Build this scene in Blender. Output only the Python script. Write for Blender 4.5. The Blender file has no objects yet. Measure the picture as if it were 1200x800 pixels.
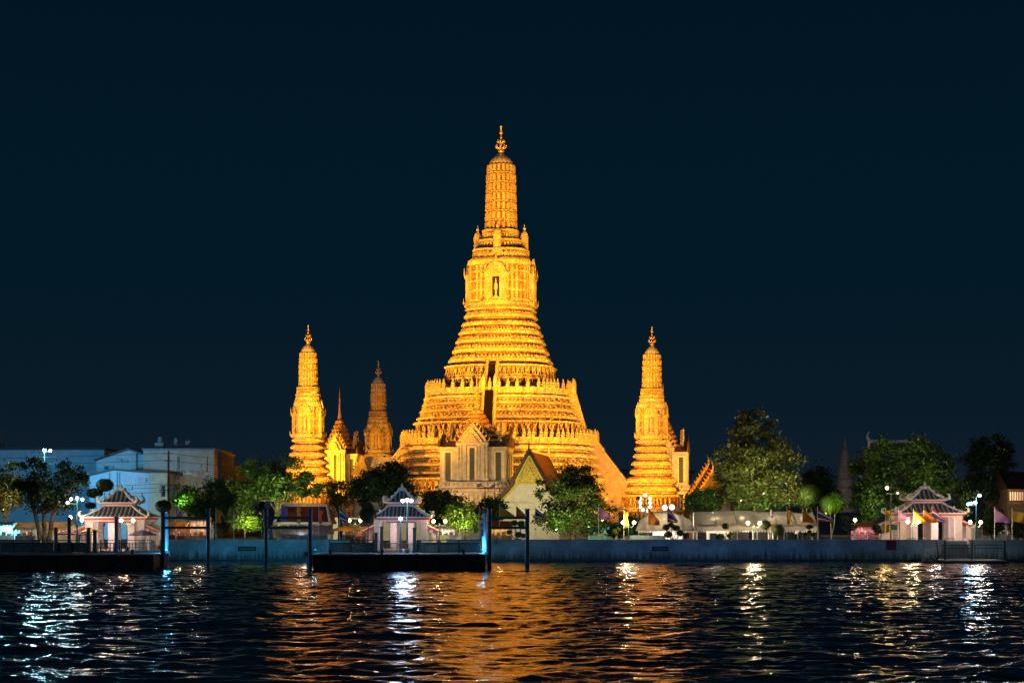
import bpy, math, random
import numpy as np
from mathutils import Matrix, Vector
R = math.radians
scene = bpy.context.scene
C = scene.collection
random.seed(7)

# ---------------------------------------------------------------- camera
cam_d = bpy.data.cameras.new('camera')
cam = bpy.data.objects.new('camera', cam_d); C.objects.link(cam)
cam.location = (0, 0, 6); cam.rotation_euler = (R(90), 0, 0)
cam_d.sensor_width = 36; cam_d.lens = 61.2; cam_d.shift_y = 0.1725
cam_d.clip_start = 0.5; cam_d.clip_end = 6000
scene.camera = cam

# ---------------------------------------------------------------- night sky
w = bpy.data.worlds.new('World'); scene.world = w; w.use_nodes = True
nt = w.node_tree; nt.nodes.clear()
out = nt.nodes.new('ShaderNodeOutputWorld'); bg = nt.nodes.new('ShaderNodeBackground')
tc = nt.nodes.new('ShaderNodeTexCoord'); sp = nt.nodes.new('ShaderNodeSeparateXYZ')
rp = nt.nodes.new('ShaderNodeValToRGB')
nt.links.new(tc.outputs['Generated'], sp.inputs[0]); nt.links.new(sp.outputs['Z'], rp.inputs[0])
e = rp.color_ramp.elements
e[0].position = 0.0; e[0].color = (0.0068, 0.0130, 0.0225, 1)
e[1].position = 1.0; e[1].color = (0.0004, 0.0040, 0.0085, 1)
for p, c in ((0.05, (0.0034, 0.0112, 0.0205, 1)), (0.14, (0.0008, 0.0100, 0.0190, 1)), (0.30, (0.0003, 0.0078, 0.0155, 1))):
    x = e.new(p); x.color = c
# a little real sky scattering with the sun far below the horizon
sky = nt.nodes.new('ShaderNodeTexSky'); sky.sky_type = 'NISHITA'; sky.sun_disc = False
sky.sun_elevation = R(-8); sky.sun_rotation = R(200)
bg2 = nt.nodes.new('ShaderNodeBackground'); ad = nt.nodes.new('ShaderNodeAddShader')
nt.links.new(rp.outputs[0], bg.inputs[0]); bg.inputs[1].default_value = 1.0
nt.links.new(sky.outputs[0], bg2.inputs[0]); bg2.inputs[1].default_value = 0.01
nt.links.new(bg.outputs[0], ad.inputs[0]); nt.links.new(bg2.outputs[0], ad.inputs[1])
nt.links.new(ad.outputs[0], out.inputs[0])

# weak glow of the city on the camera's side of the river
sd = bpy.data.lights.new('city_glow', 'SUN'); sd.energy = 0.11; sd.angle = R(25); sd.color = (0.50, 0.72, 0.95)
so = bpy.data.objects.new('city_glow', sd); C.objects.link(so); so.rotation_euler = (R(68), 0, R(-12))

scene.view_settings.view_transform = 'Standard'; scene.view_settings.look = 'None'
scene.view_settings.exposure = 0.0; scene.view_settings.gamma = 1.0
scene.view_settings.use_curve_mapping = False
scene.render.engine = 'CYCLES'
cy = scene.cycles
cy.use_denoising = True
try: cy.denoiser = 'OPENIMAGEDENOISE'
except Exception: pass
cy.max_bounces = 5; cy.diffuse_bounces = 2; cy.glossy_bounces = 3; cy.transmission_bounces = 3; cy.transparent_max_bounces = 4
cy.sample_clamp_indirect = 6; cy.sample_clamp_direct = 0
cy.caustics_reflective = False; cy.caustics_refractive = False

# ---------------------------------------------------------------- calibration: metres on a plane at distance D
F = 2040.0
def X(px, D): return (px-600)*D/F
def Z(py, D): return 6+(607-py)*D/F
GZ = 2.4          # ground behind the river wall

# ---------------------------------------------------------------- materials
MATS = {}
def mat(name, col, rough=0.7, var=0.2, scale=1.5, bump=0.0, bscale=8.0, metal=0.0, col2=None, emit=None, es=0.0, spec=0.5):
    if name in MATS: return MATS[name]
    m = bpy.data.materials.new(name); m.use_nodes = True; n = m.node_tree.nodes; l = m.node_tree.links
    b = n['Principled BSDF']; b.inputs['Roughness'].default_value = rough; b.inputs['Metallic'].default_value = metal
    b.inputs['Specular IOR Level'].default_value = spec
    t = n.new('ShaderNodeTexCoord'); no = n.new('ShaderNodeTexNoise')
    no.inputs['Scale'].default_value = scale; no.inputs['Detail'].default_value = 5; no.inputs['Roughness'].default_value = 0.65
    l.new(t.outputs['Object'], no.inputs['Vector'])
    r = n.new('ShaderNodeValToRGB'); r.color_ramp.elements[0].position = 0.3; r.color_ramp.elements[1].position = 0.7
    c2 = col2 if col2 else tuple(max(0, c*(1-var*1.6)) for c in col)
    c1 = col if col2 else tuple(min(1, c*(1+var*0.4)) for c in col)
    r.color_ramp.elements[0].color = (*c2, 1); r.color_ramp.elements[1].color = (*c1, 1)
    l.new(no.outputs['Fac'], r.inputs[0]); l.new(r.outputs[0], b.inputs['Base Color'])
    if bump:
        n2 = n.new('ShaderNodeTexNoise'); n2.inputs['Scale'].default_value = bscale; n2.inputs['Detail'].default_value = 4
        l.new(t.outputs['Object'], n2.inputs['Vector'])
        bp = n.new('ShaderNodeBump'); bp.inputs['Strength'].default_value = bump; bp.inputs['Distance'].default_value = 0.1
        l.new(n2.outputs['Fac'], bp.inputs['Height']); l.new(bp.outputs[0], b.inputs['Normal'])
    if emit:
        b.inputs['Emission Color'].default_value = (*emit, 1); b.inputs['Emission Strength'].default_value = es
    MATS[name] = m
    return m

def mosaic(name, cream, dark, red, cell=2.0):
    """porcelain mosaic: small voronoi flowers in rows, grout, coloured glaze"""
    m = bpy.data.materials.new(name); m.use_nodes = True; n = m.node_tree.nodes; l = m.node_tree.links
    b = n['Principled BSDF']; b.inputs['Roughness'].default_value = 0.45
    t = n.new('ShaderNodeTexCoord')
    v = n.new('ShaderNodeTexVoronoi'); v.inputs['Scale'].default_value = cell; v.inputs['Randomness'].default_value = 0.95
    l.new(t.outputs['Object'], v.inputs['Vector'])
    r1 = n.new('ShaderNodeValToRGB')
    r1.color_ramp.elements[0].position = 0.30; r1.color_ramp.elements[0].color = (*cream, 1)
    r1.color_ramp.elements[1].position = 0.62; r1.color_ramp.elements[1].color = (*dark, 1)
    l.new(v.outputs['Distance'], r1.inputs[0])
    # per-cell glaze tint
    sx = n.new('ShaderNodeSeparateColor'); l.new(v.outputs['Color'], sx.inputs[0])
    r2 = n.new('ShaderNodeValToRGB'); r2.color_ramp.interpolation = 'CONSTANT'
    r2.color_ramp.elements[0].position = 0; r2.color_ramp.elements[0].color = (1, 1, 1, 1)
    r2.color_ramp.elements[1].position = 0.72; r2.color_ramp.elements[1].color = (*red, 1)
    x = r2.color_ramp.elements.new(0.86); x.color = (0.62, 0.75, 0.45, 1)
    l.new(sx.outputs[0], r2.inputs[0])
    mx = n.new('ShaderNodeMix'); mx.data_type = 'RGBA'; mx.blend_type = 'MULTIPLY'; mx.inputs[0].default_value = 0.75
    l.new(r1.outputs[0], mx.inputs[6]); l.new(r2.outputs[0], mx.inputs[7])
    # weathering
    no = n.new('ShaderNodeTexNoise'); no.inputs['Scale'].default_value = 0.45; no.inputs['Detail'].default_value = 6
    l.new(t.outputs['Object'], no.inputs['Vector'])
    r3 = n.new('ShaderNodeValToRGB'); r3.color_ramp.elements[0].position = 0.35; r3.color_ramp.elements[0].color = (0.72, 0.62, 0.52, 1)
    r3.color_ramp.elements[1].position = 0.6; r3.color_ramp.elements[1].color = (1, 1, 1, 1)
    l.new(no.outputs['Fac'], r3.inputs[0])
    m2 = n.new('ShaderNodeMix'); m2.data_type = 'RGBA'; m2.blend_type = 'MULTIPLY'; m2.inputs[0].default_value = 0.8
    l.new(mx.outputs[2], m2.inputs[6]); l.new(r3.outputs[0], m2.inputs[7]); l.new(m2.outputs[2], b.inputs['Base Color'])
    bp = n.new('ShaderNodeBump'); bp.inputs['Strength'].default_value = 0.9; bp.inputs['Distance'].default_value = 0.15; bp.invert = True
    l.new(v.outputs['Distance'], bp.inputs['Height']); l.new(bp.outputs[0], b.inputs['Normal'])
    MATS[name] = m
    return m

M_MOS = mosaic('porcelain_mosaic', (0.84, 0.74, 0.52), (0.56, 0.42, 0.26), (0.88, 0.60, 0.45), 3.0)
M_MOSW = mosaic('pale_mosaic', (0.92, 0.88, 0.78), (0.70, 0.58, 0.42), (0.95, 0.8, 0.6), 2.0)  # paler mosaic, used on a few terrace tiers
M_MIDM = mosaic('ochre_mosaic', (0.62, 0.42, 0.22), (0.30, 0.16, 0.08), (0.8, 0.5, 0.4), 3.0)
M_REC = mosaic('red_brown_recess_shade', (0.50, 0.26, 0.12), (0.24, 0.10, 0.04), (0.75, 0.42, 0.3), 3.0)  # red-brown tiles, with shade of grooves and recesses painted into the colour
M_MOSF = mosaic('fine_mosaic', (0.84, 0.75, 0.54), (0.60, 0.46, 0.28), (0.9, 0.68, 0.5), 4.0)
M_PLAST = mat('old_plaster', (0.50, 0.38, 0.34), 0.8, 0.25, 0.8, 0.3, 4)
M_STEP = mat('stair_stone_shade', (0.012, 0.009, 0.008), 0.9, 0.2, 2, 0.2, spec=0.05)  # near-black: the shade of the narrow stair slot is in the colour
M_CAP = mat('dome_tiles', (0.75, 0.70, 0.62), 0.2, 0.3, 3, 0.3, 6, spec=0.9)
M_GILT = mat('gilded_metal', (0.85, 0.62, 0.25), 0.35, 0.2, 3, 0, metal=0.6)
M_GLASSBALL = mat('glass_ball', (0.9, 0.9, 0.9), 0.08, 0.05, 3, metal=0.5)
M_REDN = mat('red_niche', (0.32, 0.05, 0.03), 0.8, 0.3, 3)
M_STATUE = mat('pale_statue', (0.75, 0.70, 0.60), 0.6, 0.2, 5)
M_WHITE = mat('white_plaster', (0.74, 0.71, 0.66), 0.85, 0.12, 1.2, 0.15, 5)
M_GREYM = mat('grey_marble', (0.62, 0.57, 0.52), 0.6, 0.3, 1.2, 0.3, 5)
M_WINDOWG = mat('mosaic_shutter', (0.09, 0.11, 0.08), 0.6, 0.9, 6, 0.4, 12)
M_DARKR = mat('dark_roof_tiles', (0.10, 0.06, 0.045), 0.6, 0.3, 3, 0.2)
M_ORANGER = mat('orange_roof_tiles', (0.16, 0.055, 0.015), 0.5, 0.25, 3, 0.3, 12)
M_ROLL = mat('tile_rolls', (0.40, 0.38, 0.37), 0.6, 0.2, 3)
M_TILE = mat('grey_roof_tiles', (0.07, 0.07, 0.08), 0.55, 0.25, 3, 0.2)
M_RED = mat('red_paint', (0.55, 0.03, 0.03), 0.5, 0.1, 2)
M_YPED = mat('yellow_gilt_pediment', (0.80, 0.60, 0.06), 0.45, 0.5, 3.5, 0.8, 5)
M_STEELG = mat('dark_green_steel', (0.03, 0.07, 0.07), 0.45, 0.2, 3)
M_STEELB = mat('blue_painted_steel', (0.05, 0.15, 0.26), 0.4, 0.35, 2.5, 0.1)
M_HULL = mat('tarred_hull', (0.006, 0.007, 0.010), 0.7, 0.5, 1.5, 0.2)
M_DECK = mat('deck_plates', (0.42, 0.42, 0.42), 0.6, 0.3, 1.5)
M_RUBBER = mat('black_rubber', (0.012, 0.012, 0.012), 0.8, 0.2)
M_WALLC = mat('river_wall_concrete', (0.42, 0.45, 0.46), 0.8, 0.35, 0.35, 0.15, 3)
M_WET = mat('wet_stained_concrete', (0.05, 0.05, 0.045), 0.5, 0.5, 1.2, 0.2)
M_DARK = mat('near_black', (0.012, 0.012, 0.014), 0.7, 0.1)
M_POLE = mat('green_lamp_post', (0.05, 0.12, 0.09), 0.4, 0.15, 3)
M_POLEW = mat('white_pole', (0.7, 0.7, 0.68), 0.5, 0.1, 3)
M_BARK = mat('bark', (0.16, 0.11, 0.07), 0.9, 0.35, 3, 0.6, 10)
M_BARKP = mat('pale_bark', (0.35, 0.29, 0.21), 0.9, 0.3, 3, 0.5, 10)
M_TENT = mat('cream_canvas', (0.78, 0.73, 0.62), 0.8, 0.12, 0.6, 0.15, 2)
M_YEL = mat('yellow_canvas', (0.75, 0.40, 0.03), 0.7, 0.15, 1)
M_FY = mat('yellow_flag', (0.80, 0.50, 0.03), 0.7, 0.08, 2)
M_FO = mat('orange_flag', (0.80, 0.30, 0.02), 0.7, 0.08, 2)
M_FP = mat('purple_flag', (0.45, 0.22, 0.48), 0.7, 0.08, 2)
M_FPD = mat('deep_purple_flag', (0.16, 0.08, 0.28), 0.7, 0.08, 2)
M_FR = mat('flag_red', (0.60, 0.03, 0.03), 0.7, 0.05)
M_FW = mat('flag_white', (0.80, 0.80, 0.80), 0.7, 0.05)
M_FB = mat('flag_blue', (0.03, 0.04, 0.20), 0.7, 0.05)
def wallmat():
    m = mat('river_wall_concrete2', (0.54, 0.56, 0.56), 0.8, 0.35, 0.35, 0.15, 3); n = m.node_tree.nodes; l = m.node_tree.links; b = n['Principled BSDF']
    base = b.inputs['Base Color'].links[0].from_socket
    t = n.new('ShaderNodeTexCoord'); mp = n.new('ShaderNodeMapping'); mp.inputs['Scale'].default_value = (1.6, 1, .10)
    no = n.new('ShaderNodeTexNoise'); no.inputs['Scale'].default_value = 1.3; no.inputs['Detail'].default_value = 7; l.new(t.outputs['Object'], mp.inputs[0]); l.new(mp.outputs[0], no.inputs[0])
    s = n.new('ShaderNodeSeparateXYZ'); l.new(t.outputs['Object'], s.inputs[0])
    a = n.new('ShaderNodeMath'); a.operation = 'MULTIPLY_ADD'; a.inputs[1].default_value = .30; l.new(s.outputs['Z'], a.inputs[0]); l.new(no.outputs['Fac'], a.inputs[2])
    r = n.new('ShaderNodeValToRGB'); e_ = r.color_ramp.elements; e_[0].position = .62; e_[0].color = (.22, .24, .20, 1); e_[1].position = .98; e_[1].color = (1, 1, 1, 1); x = e_.new(.78); x.color = (.68, .70, .68, 1)
    l.new(a.outputs[0], r.inputs[0]); mx = n.new('ShaderNodeMix'); mx.data_type = 'RGBA'; mx.blend_type = 'MULTIPLY'; mx.inputs[0].default_value = 1
    l.new(base, mx.inputs[6]); l.new(r.outputs[0], mx.inputs[7]); l.new(mx.outputs[2], b.inputs['Base Color']); return m
M_WALLC = wallmat()
def translucent(m, f):
    n = m.node_tree.nodes; l = m.node_tree.links; b = n['Principled BSDF']; tr = n.new('ShaderNodeBsdfTranslucent'); l.new(b.inputs['Base Color'].links[0].from_socket, tr.inputs[0])
    mx = n.new('ShaderNodeMixShader'); mx.inputs[0].default_value = f; l.new(b.outputs[0], mx.inputs[1]); l.new(tr.outputs[0], mx.inputs[2]); l.new(mx.outputs[0], n['Material Output'].inputs[0])
for m_, f_ in ((M_TENT, .5), (M_YEL, .4), (M_FY, .45), (M_FO, .45), (M_FP, .45)): translucent(m_, f_)
def leafmat(name, c1, c2):
    m = bpy.data.materials.new(name); m.use_nodes = True; n = m.node_tree.nodes; l = m.node_tree.links
    b = n['Principled BSDF']; b.inputs['Roughness'].default_value = 0.45
    t = n.new('ShaderNodeTexCoord'); no = n.new('ShaderNodeTexNoise'); no.inputs['Scale'].default_value = 0.9; no.inputs['Detail'].default_value = 6
    l.new(t.outputs['Object'], no.inputs[0])
    r = n.new('ShaderNodeValToRGB'); r.color_ramp.elements[0].position = 0.35; r.color_ramp.elements[1].position = 0.65
    r.color_ramp.elements[0].color = (*c1, 1); r.color_ramp.elements[1].color = (*c2, 1)
    l.new(no.outputs['Fac'], r.inputs[0]); l.new(r.outputs[0], b.inputs['Base Color'])
    tr = n.new('ShaderNodeBsdfTranslucent'); l.new(r.outputs[0], tr.inputs[0]); mx = n.new('ShaderNodeMixShader'); mx.inputs[0].default_value = 0.3
    l.new(b.outputs[0], mx.inputs[1]); l.new(tr.outputs[0], mx.inputs[2]); l.new(mx.outputs[0], n['Material Output'].inputs[0])
    MATS[name] = m; return m
L_MID = leafmat('leaf_green', (0.030, 0.065, 0.014), (0.075, 0.115, 0.025))
L_DARK = leafmat('leaf_dark', (0.014, 0.035, 0.014), (0.04, 0.075, 0.022))
L_OLIVE = leafmat('leaf_olive', (0.05, 0.06, 0.015), (0.12, 0.12, 0.03))
L_BRIGHT = leafmat('leaf_bright', (0.06, 0.12, 0.015), (0.12, 0.19, 0.03))

def glow(name, col, s):
    return mat(name, (0.8, 0.8, 0.8), 0.4, 0.02, 1, emit=col, es=s)

# ---------------------------------------------------------------- mesh helper
class MB:
    def __init__(s): s.v = []; s.f = []; s.m = []; s.T = None; s.mi = 0
    def add(s, vs, fs):
        o = len(s.v)
        if s.T is not None: vs = [tuple(s.T @ Vector(p)) for p in vs]
        s.v.extend(vs); s.f.extend([tuple(i+o for i in f) for f in fs]); s.m.extend([s.mi]*len(fs))
        return s
    def box(s, cx, cy, cz, sx, sy, sz, top=1.0, rz=0.0):
        vs = []
        c, sn = math.cos(rz), math.sin(rz)
        for k, (z, t) in enumerate(((-sz/2, 1), (sz/2, top))):
            for a, b in ((-1, -1), (1, -1), (1, 1), (-1, 1)):
                x, y = a*sx/2*t, b*sy/2*t
                vs.append((cx+x*c-y*sn, cy+x*sn+y*c, cz+z))
        return s.add(vs, [(3, 2, 1, 0), (4, 5, 6, 7), (0, 1, 5, 4), (1, 2, 6, 5), (2, 3, 7, 6), (3, 0, 4, 7)])
    def b2(s, x0, x1, y0, y1, z0, z1, top=1.0):
        return s.box((x0+x1)/2, (y0+y1)/2, (z0+z1)/2, x1-x0, y1-y0, z1-z0, top)
    def tube(s, p0, p1, r0, r1=None, n=6, caps=True):
        if r1 is None: r1 = r0
        p0 = Vector(p0); p1 = Vector(p1); d = (p1-p0)
        if d.length < 1e-6: return s
        d.normalize(); u = d.cross(Vector((0, 0, 1)) if abs(d.z) < 0.95 else Vector((1, 0, 0))).normalized(); v = d.cross(u)
        vs = []
        for p, r in ((p0, r0), (p1, r1)):
            for i in range(n):
                a = 2*math.pi*i/n; q = p+u*(r*math.cos(a))+v*(r*math.sin(a)); vs.append(tuple(q))
        fs = [(i, (i+1) % n, n+(i+1) % n, n+i) for i in range(n)]
        if caps: fs += [tuple(range(n-1, -1, -1)), tuple(range(n, 2*n))]
        return s.add(vs, fs)
    def path(s, pts, rs, n=6):
        for i in range(len(pts)-1): s.tube(pts[i], pts[i+1], rs[i], rs[i+1], n)
        return s
    def loft(s, outline, prof, cx=0, cy=0, caps=True):
        n = len(outline); vs = []
        for a, z in prof:
            for x, y in outline: vs.append((cx+x*a, cy+y*a, z))
        fs = []
        for k in range(len(prof)-1):
            for i in range(n):
                j = (i+1) % n; fs.append((k*n+i, k*n+j, (k+1)*n+j, (k+1)*n+i))
        if caps: fs += [tuple(range(n-1, -1, -1)), tuple(range((len(prof)-1)*n, len(prof)*n))]
        return s.add(vs, fs)
    def prismY(s, poly, y0, y1):      # poly in x,z
        n = len(poly)
        vs = [(x, y0, z) for x, z in poly]+[(x, y1, z) for x, z in poly]
        fs = [(i, (i+1) % n, n+(i+1) % n, n+i) for i in range(n)]+[tuple(range(n-1, -1, -1)), tuple(range(n, 2*n))]
        return s.add(vs, fs)
    def prismX(s, poly, x0, x1):      # poly in y,z
        n = len(poly)
        vs = [(x0, y, z) for y, z in poly]+[(x1, y, z) for y, z in poly]
        fs = [(i, (i+1) % n, n+(i+1) % n, n+i) for i in range(n)]+[tuple(range(n-1, -1, -1)), tuple(range(n, 2*n))]
        return s.add(vs, fs)
    def ball(s, cx, cy, cz, r, n=10, m=6, sz=1.0):
        vs = [(cx, cy, cz-r*sz)]
        for k in range(1, m):
            t = math.pi*k/m-math.pi/2
            for i in range(n): vs.append((cx+r*math.cos(t)*math.cos(2*math.pi*i/n), cy+r*math.cos(t)*math.sin(2*math.pi*i/n), cz+r*sz*math.sin(t)))
        vs.append((cx, cy, cz+r*sz)); L = len(vs)-1
        fs = [(0, 1+(i+1) % n, 1+i) for i in range(n)]
        for k in range(m-2):
            for i in range(n): fs.append((1+k*n+i, 1+k*n+(i+1) % n, 1+(k+1)*n+(i+1) % n, 1+(k+1)*n+i))
        fs += [(L, 1+(m-2)*n+i, 1+(m-2)*n+(i+1) % n) for i in range(n)]
        return s.add(vs, fs)
    def build(s, name, mats, parent=None, smooth=False):
        me = bpy.data.meshes.new(name); me.from_pydata(s.v, [], s.f)
        for m in (mats if isinstance(mats, (list, tuple)) else [mats]): me.materials.append(m)
        if any(s.m): me.polygons.foreach_set('material_index', s.m)
        if smooth: me.polygons.foreach_set('use_smooth', [True]*len(me.polygons))
        me.update()
        o = bpy.data.objects.new(name, me); C.objects.link(o)
        if parent is not None: o.parent = parent
        return o

def tag(o, label, cat, group=None, kind=None):
    if label: o['label'] = label
    if cat: o['category'] = cat
    if group: o['group'] = group
    if kind: o['kind'] = kind
    return o
def thing(name, label, cat, loc=(0, 0, 0), rz=0.0, group=None):
    o = bpy.data.objects.new(name, None); C.objects.link(o); o.empty_display_size = 0.2
    o.location = loc; o.rotation_euler = (0, 0, rz)
    return tag(o, label, cat, group)
def struct(o): o['kind'] = 'structure'; return o
def dup(root, label, loc=None, rz=None, group=None, scale=None):
    def cp(o, par):
        c = o.copy(); C.objects.link(c); c.parent = par
        for ch in list(o.children): cp(ch, c)
        return c
    kids = list(root.children)
    r = root.copy(); C.objects.link(r)
    for ch in kids: cp(ch, r)
    if loc is not None: r.location = loc
    if rz is not None: r.rotation_euler = (0, 0, rz)
    if scale is not None: r.scale = scale
    r['label'] = label
    if group: r['group'] = group
    return r
def copy_part(o, parent, loc, rz=0.0):
    c = o.copy(); C.objects.link(c); c.parent = parent; c.location = loc; c.rotation_euler = (0, 0, rz); return c
def lamp(name, loc, power, col, radius=0.15, kind='POINT', aim=None, cone=60, blend=0.5, parent=None):
    d = bpy.data.lights.new(name, kind); d.energy = power; d.color = col; d.shadow_soft_size = radius
    o = bpy.data.objects.new(name, d); C.objects.link(o); o.location = loc
    if kind == 'SPOT': d.spot_size = R(cone); d.spot_blend = blend
    if aim is not None: o.rotation_euler = (Vector(aim)-Vector(loc)).to_track_quat('-Z', 'Y').to_euler()
    if parent is not None: o.parent = parent
    return o

# ---------------------------------------------------------------- river
def make_water():
    ys = [-300, -120, -40, 0, 25]
    y = 40.0
    while y < 242: ys.append(y); y += 0.17+0.0009*(y-40)
    ys.append(242.5)
    xs = list(np.arange(-108, 108.01, 0.36))
    xs = [-700, -400, -250, -170, -135, -118]+xs+[118, 135, 170, 250, 400, 700]
    xs = np.array(xs); ys = np.array(ys)
    XX, YY = np.meshgrid(xs, ys); H = np.zeros_like(XX)
    rng = np.random.RandomState(3)
    for i in range(90):
        lam = 0.55*(7.0/0.55)**(rng.rand()**1.0)
        ang = R(90)+rng.randn()*R(34)+R(8)
        k = 2*math.pi/lam; kx, ky = k*math.cos(ang), k*math.sin(ang)
        slope = 0.0265*(1.0 if lam < 3.5 else 0.72)
        ph = rng.rand()*6.28
        t = kx*XX+ky*YY+ph
        # wave groups: slow modulation so that there are calm dark patches
        g = 0.72+0.45*np.sin(0.05*XX*rng.randn()+0.06*YY*rng.randn()+rng.rand()*6.28)
        H += slope/k*(np.sin(t)+0.22*np.sin(2*t+1.3))*g
    H[(np.abs(XX) > 109)] *= 0.3
    H[YY < 39] = 0
    nv = XX.size; co = np.stack([XX, YY, H], -1).reshape(-1).astype(np.float32)
    nr, nc = XX.shape
    idx = np.arange(nv).reshape(nr, nc)
    q = np.stack([idx[:-1, :-1], idx[:-1, 1:], idx[1:, 1:], idx[1:, :-1]], -1).reshape(-1, 4)
    me = bpy.data.meshes.new('water'); me.vertices.add(nv); me.vertices.foreach_set('co', co)
    me.loops.add(q.size); me.loops.foreach_set('vertex_index', q.reshape(-1).astype(np.int32))
    me.polygons.add(len(q)); me.polygons.foreach_set('loop_start', (np.arange(len(q))*4).astype(np.int32))
    me.polygons.foreach_set('use_smooth', np.ones(len(q), bool)); me.update(calc_edges=True); me.validate()
    m = bpy.data.materials.new('river_water'); m.use_nodes = True; n = m.node_tree.nodes; l = m.node_tree.links
    b = n['Principled BSDF']; b.inputs['Base Color'].default_value = (0.002, 0.003, 0.004, 1); b.inputs['Roughness'].default_value = 0.055
    b.inputs['IOR'].default_value = 1.55
    tc = n.new('ShaderNodeTexCoord'); mp = n.new('ShaderNodeMapping'); mp.inputs['Scale'].default_value = (1.0, 1.7, 1)
    no = n.new('ShaderNodeTexNoise'); no.inputs['Scale'].default_value = 2.6; no.inputs['Detail'].default_value = 5; no.inputs['Roughness'].default_value = 0.5
    l.new(tc.outputs['Object'], mp.inputs[0]); l.new(mp.outputs[0], no.inputs[0])
    bp = n.new('ShaderNodeBump'); bp.inputs['Strength'].default_value = 1.0; bp.inputs['Distance'].default_value = 0.05
    l.new(no.outputs['Fac'], bp.inputs['Height']); l.new(bp.outputs[0], b.inputs['Normal'])
    me.materials.append(m)
    o = bpy.data.objects.new('water', me); C.objects.link(o); struct(o)
make_water()

# ---------------------------------------------------------------- ground with two lowered landings
LANDS = [(-65.0, -48.5), (-22.5, -9.0)]
g = MB()
x0 = -1500
for a, b in LANDS:
    g.b2(x0, a, 240.6, 262, -2, GZ); g.b2(a, b, 239.0, 262, -2, 1.5); x0 = b
g.b2(x0, 1500, 240.6, 262, -2, GZ)
g.b2(-1500, 1500, 262, 4000, -2, GZ)
struct(g.build('ground', mat('paved_ground', (0.24, 0.22, 0.20), 0.85, 0.25, 0.4, 0.1)))
# ================================================================ the temple
TH = R(-8.5); O = (-2.2, 350.0)
def LW(x, y):
    c, s = math.cos(TH), math.sin(TH); return (O[0]+x*c-y*s, O[1]+x*s+y*c)
def redent():
    q = [(0.44, -1), (0.44, -0.95), (0.60, -0.95), (0.60, -0.89), (0.72, -0.89), (0.72, -0.81), (0.81, -0.81)]
    q2 = [(-y, -x) for x, y in reversed(q)][1:]
    quarter = q+q2            # from front face to right face
    pts = []
    for k in range(4):
        c, s = round(math.cos(k*math.pi/2)), round(math.sin(k*math.pi/2))
        pts += [(x*c-y*s, x*s+y*c) for x, y in quarter]
    return pts
RED = redent()
def ribbed(n=36, sq=0.10, dep=0.05):
    pts = []
    for i in range(n*2):
        a = math.pi*i/n
        r = 1+sq*0.5*(1-math.cos(4*a))*0.6-(dep if i % 2 else 0)
        pts.append((r*math.cos(a), r*math.sin(a)))
    return pts
RIB = ribbed(20, .10, .07)
CIR = [(math.cos(2*math.pi*i/12), math.sin(2*math.pi*i/12)) for i in range(12)]
def sites(outline, a, spacing, minlen=0.0):
    n = len(outline)
    for i in range(n):
        p, q = outline[i], outline[(i+1) % n]
        dx, dy = (q[0]-p[0])*a, (q[1]-p[1])*a; L = math.hypot(dx, dy)
        if L < max(minlen, 1e-4): continue
        k = max(1, int(round(L/spacing)))
        for j in range(k):
            t = (j+0.5)/k
            yield p[0]*a+dx*t, p[1]*a+dy*t, math.atan2(dy, dx)   # rz: local +x along edge, outward = -y
def row(mb, outline, a, z, h, wd, spacing, kind='leaf', minlen=0.3):
    for x, y, rz in sites(outline, a, spacing, minlen):
        T = Matrix.Translation((x, y, z)) @ Matrix.Rotation(rz, 4, 'Z')
        old = mb.T; mb.T = T
        if kind == 'leaf':
            mb.add([(-wd/2, -.1*h, 0), (wd/2, -.1*h, 0), (wd/2, .2*h, 0), (-wd/2, .2*h, 0), (-wd*.55, -.12*h, h*.5), (wd*.55, -.12*h, h*.5), (0, 0, h)],
                   [(0, 1, 5, 4), (4, 5, 6), (1, 2, 5), (0, 4, 3), (2, 6, 5), (3, 4, 6), (2, 3, 6)])
        elif kind == 'block':
            mb.box(0, -.05, h/2, wd, wd*.7, h, 0.85)
        elif kind == 'figure':      # squatting demon with raised arms holding the ledge
            mb.box(-wd*.28, -wd*.3, h*.18, wd*.2, wd*.28, h*.36, 0.8); mb.box(wd*.28, -wd*.3, h*.18, wd*.2, wd*.28, h*.36, 0.8)
            mb.box(0, -wd*.22, h*.5, wd*.46, wd*.34, h*.34, 0.8)
            mb.box(0, -wd*.24, h*.77, wd*.26, wd*.3, h*.2, 0.55)
            mb.tube((-wd*.2, -wd*.2, h*.6), (-wd*.42, -wd*.24, h*.98), wd*.09, wd*.07, 4, False)
            mb.tube((wd*.2, -wd*.2, h*.6), (wd*.42, -wd*.24, h*.98), wd*.09, wd*.07, 4, False)
        mb.T = old
def band(z0, z1, a, rec=0.93, over=1.0):
    h = z1-z0; rec = 1-max(.05*a, .8 if a > 5 else .42)/a
    return [(a*rec, z0), (a*rec, z0+.22*h), (a*(rec+over)/2, z0+.30*h), (a*over, z0+.36*h), (a*over*1.004, z0+.50*h),
            (a*over, z0+.66*h), (a*(over-.025), z0+.72*h), (a*(over-.025), z0+.80*h), (a*rec*1.0, z0+.86*h), (a*rec*.995, z1)]
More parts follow.
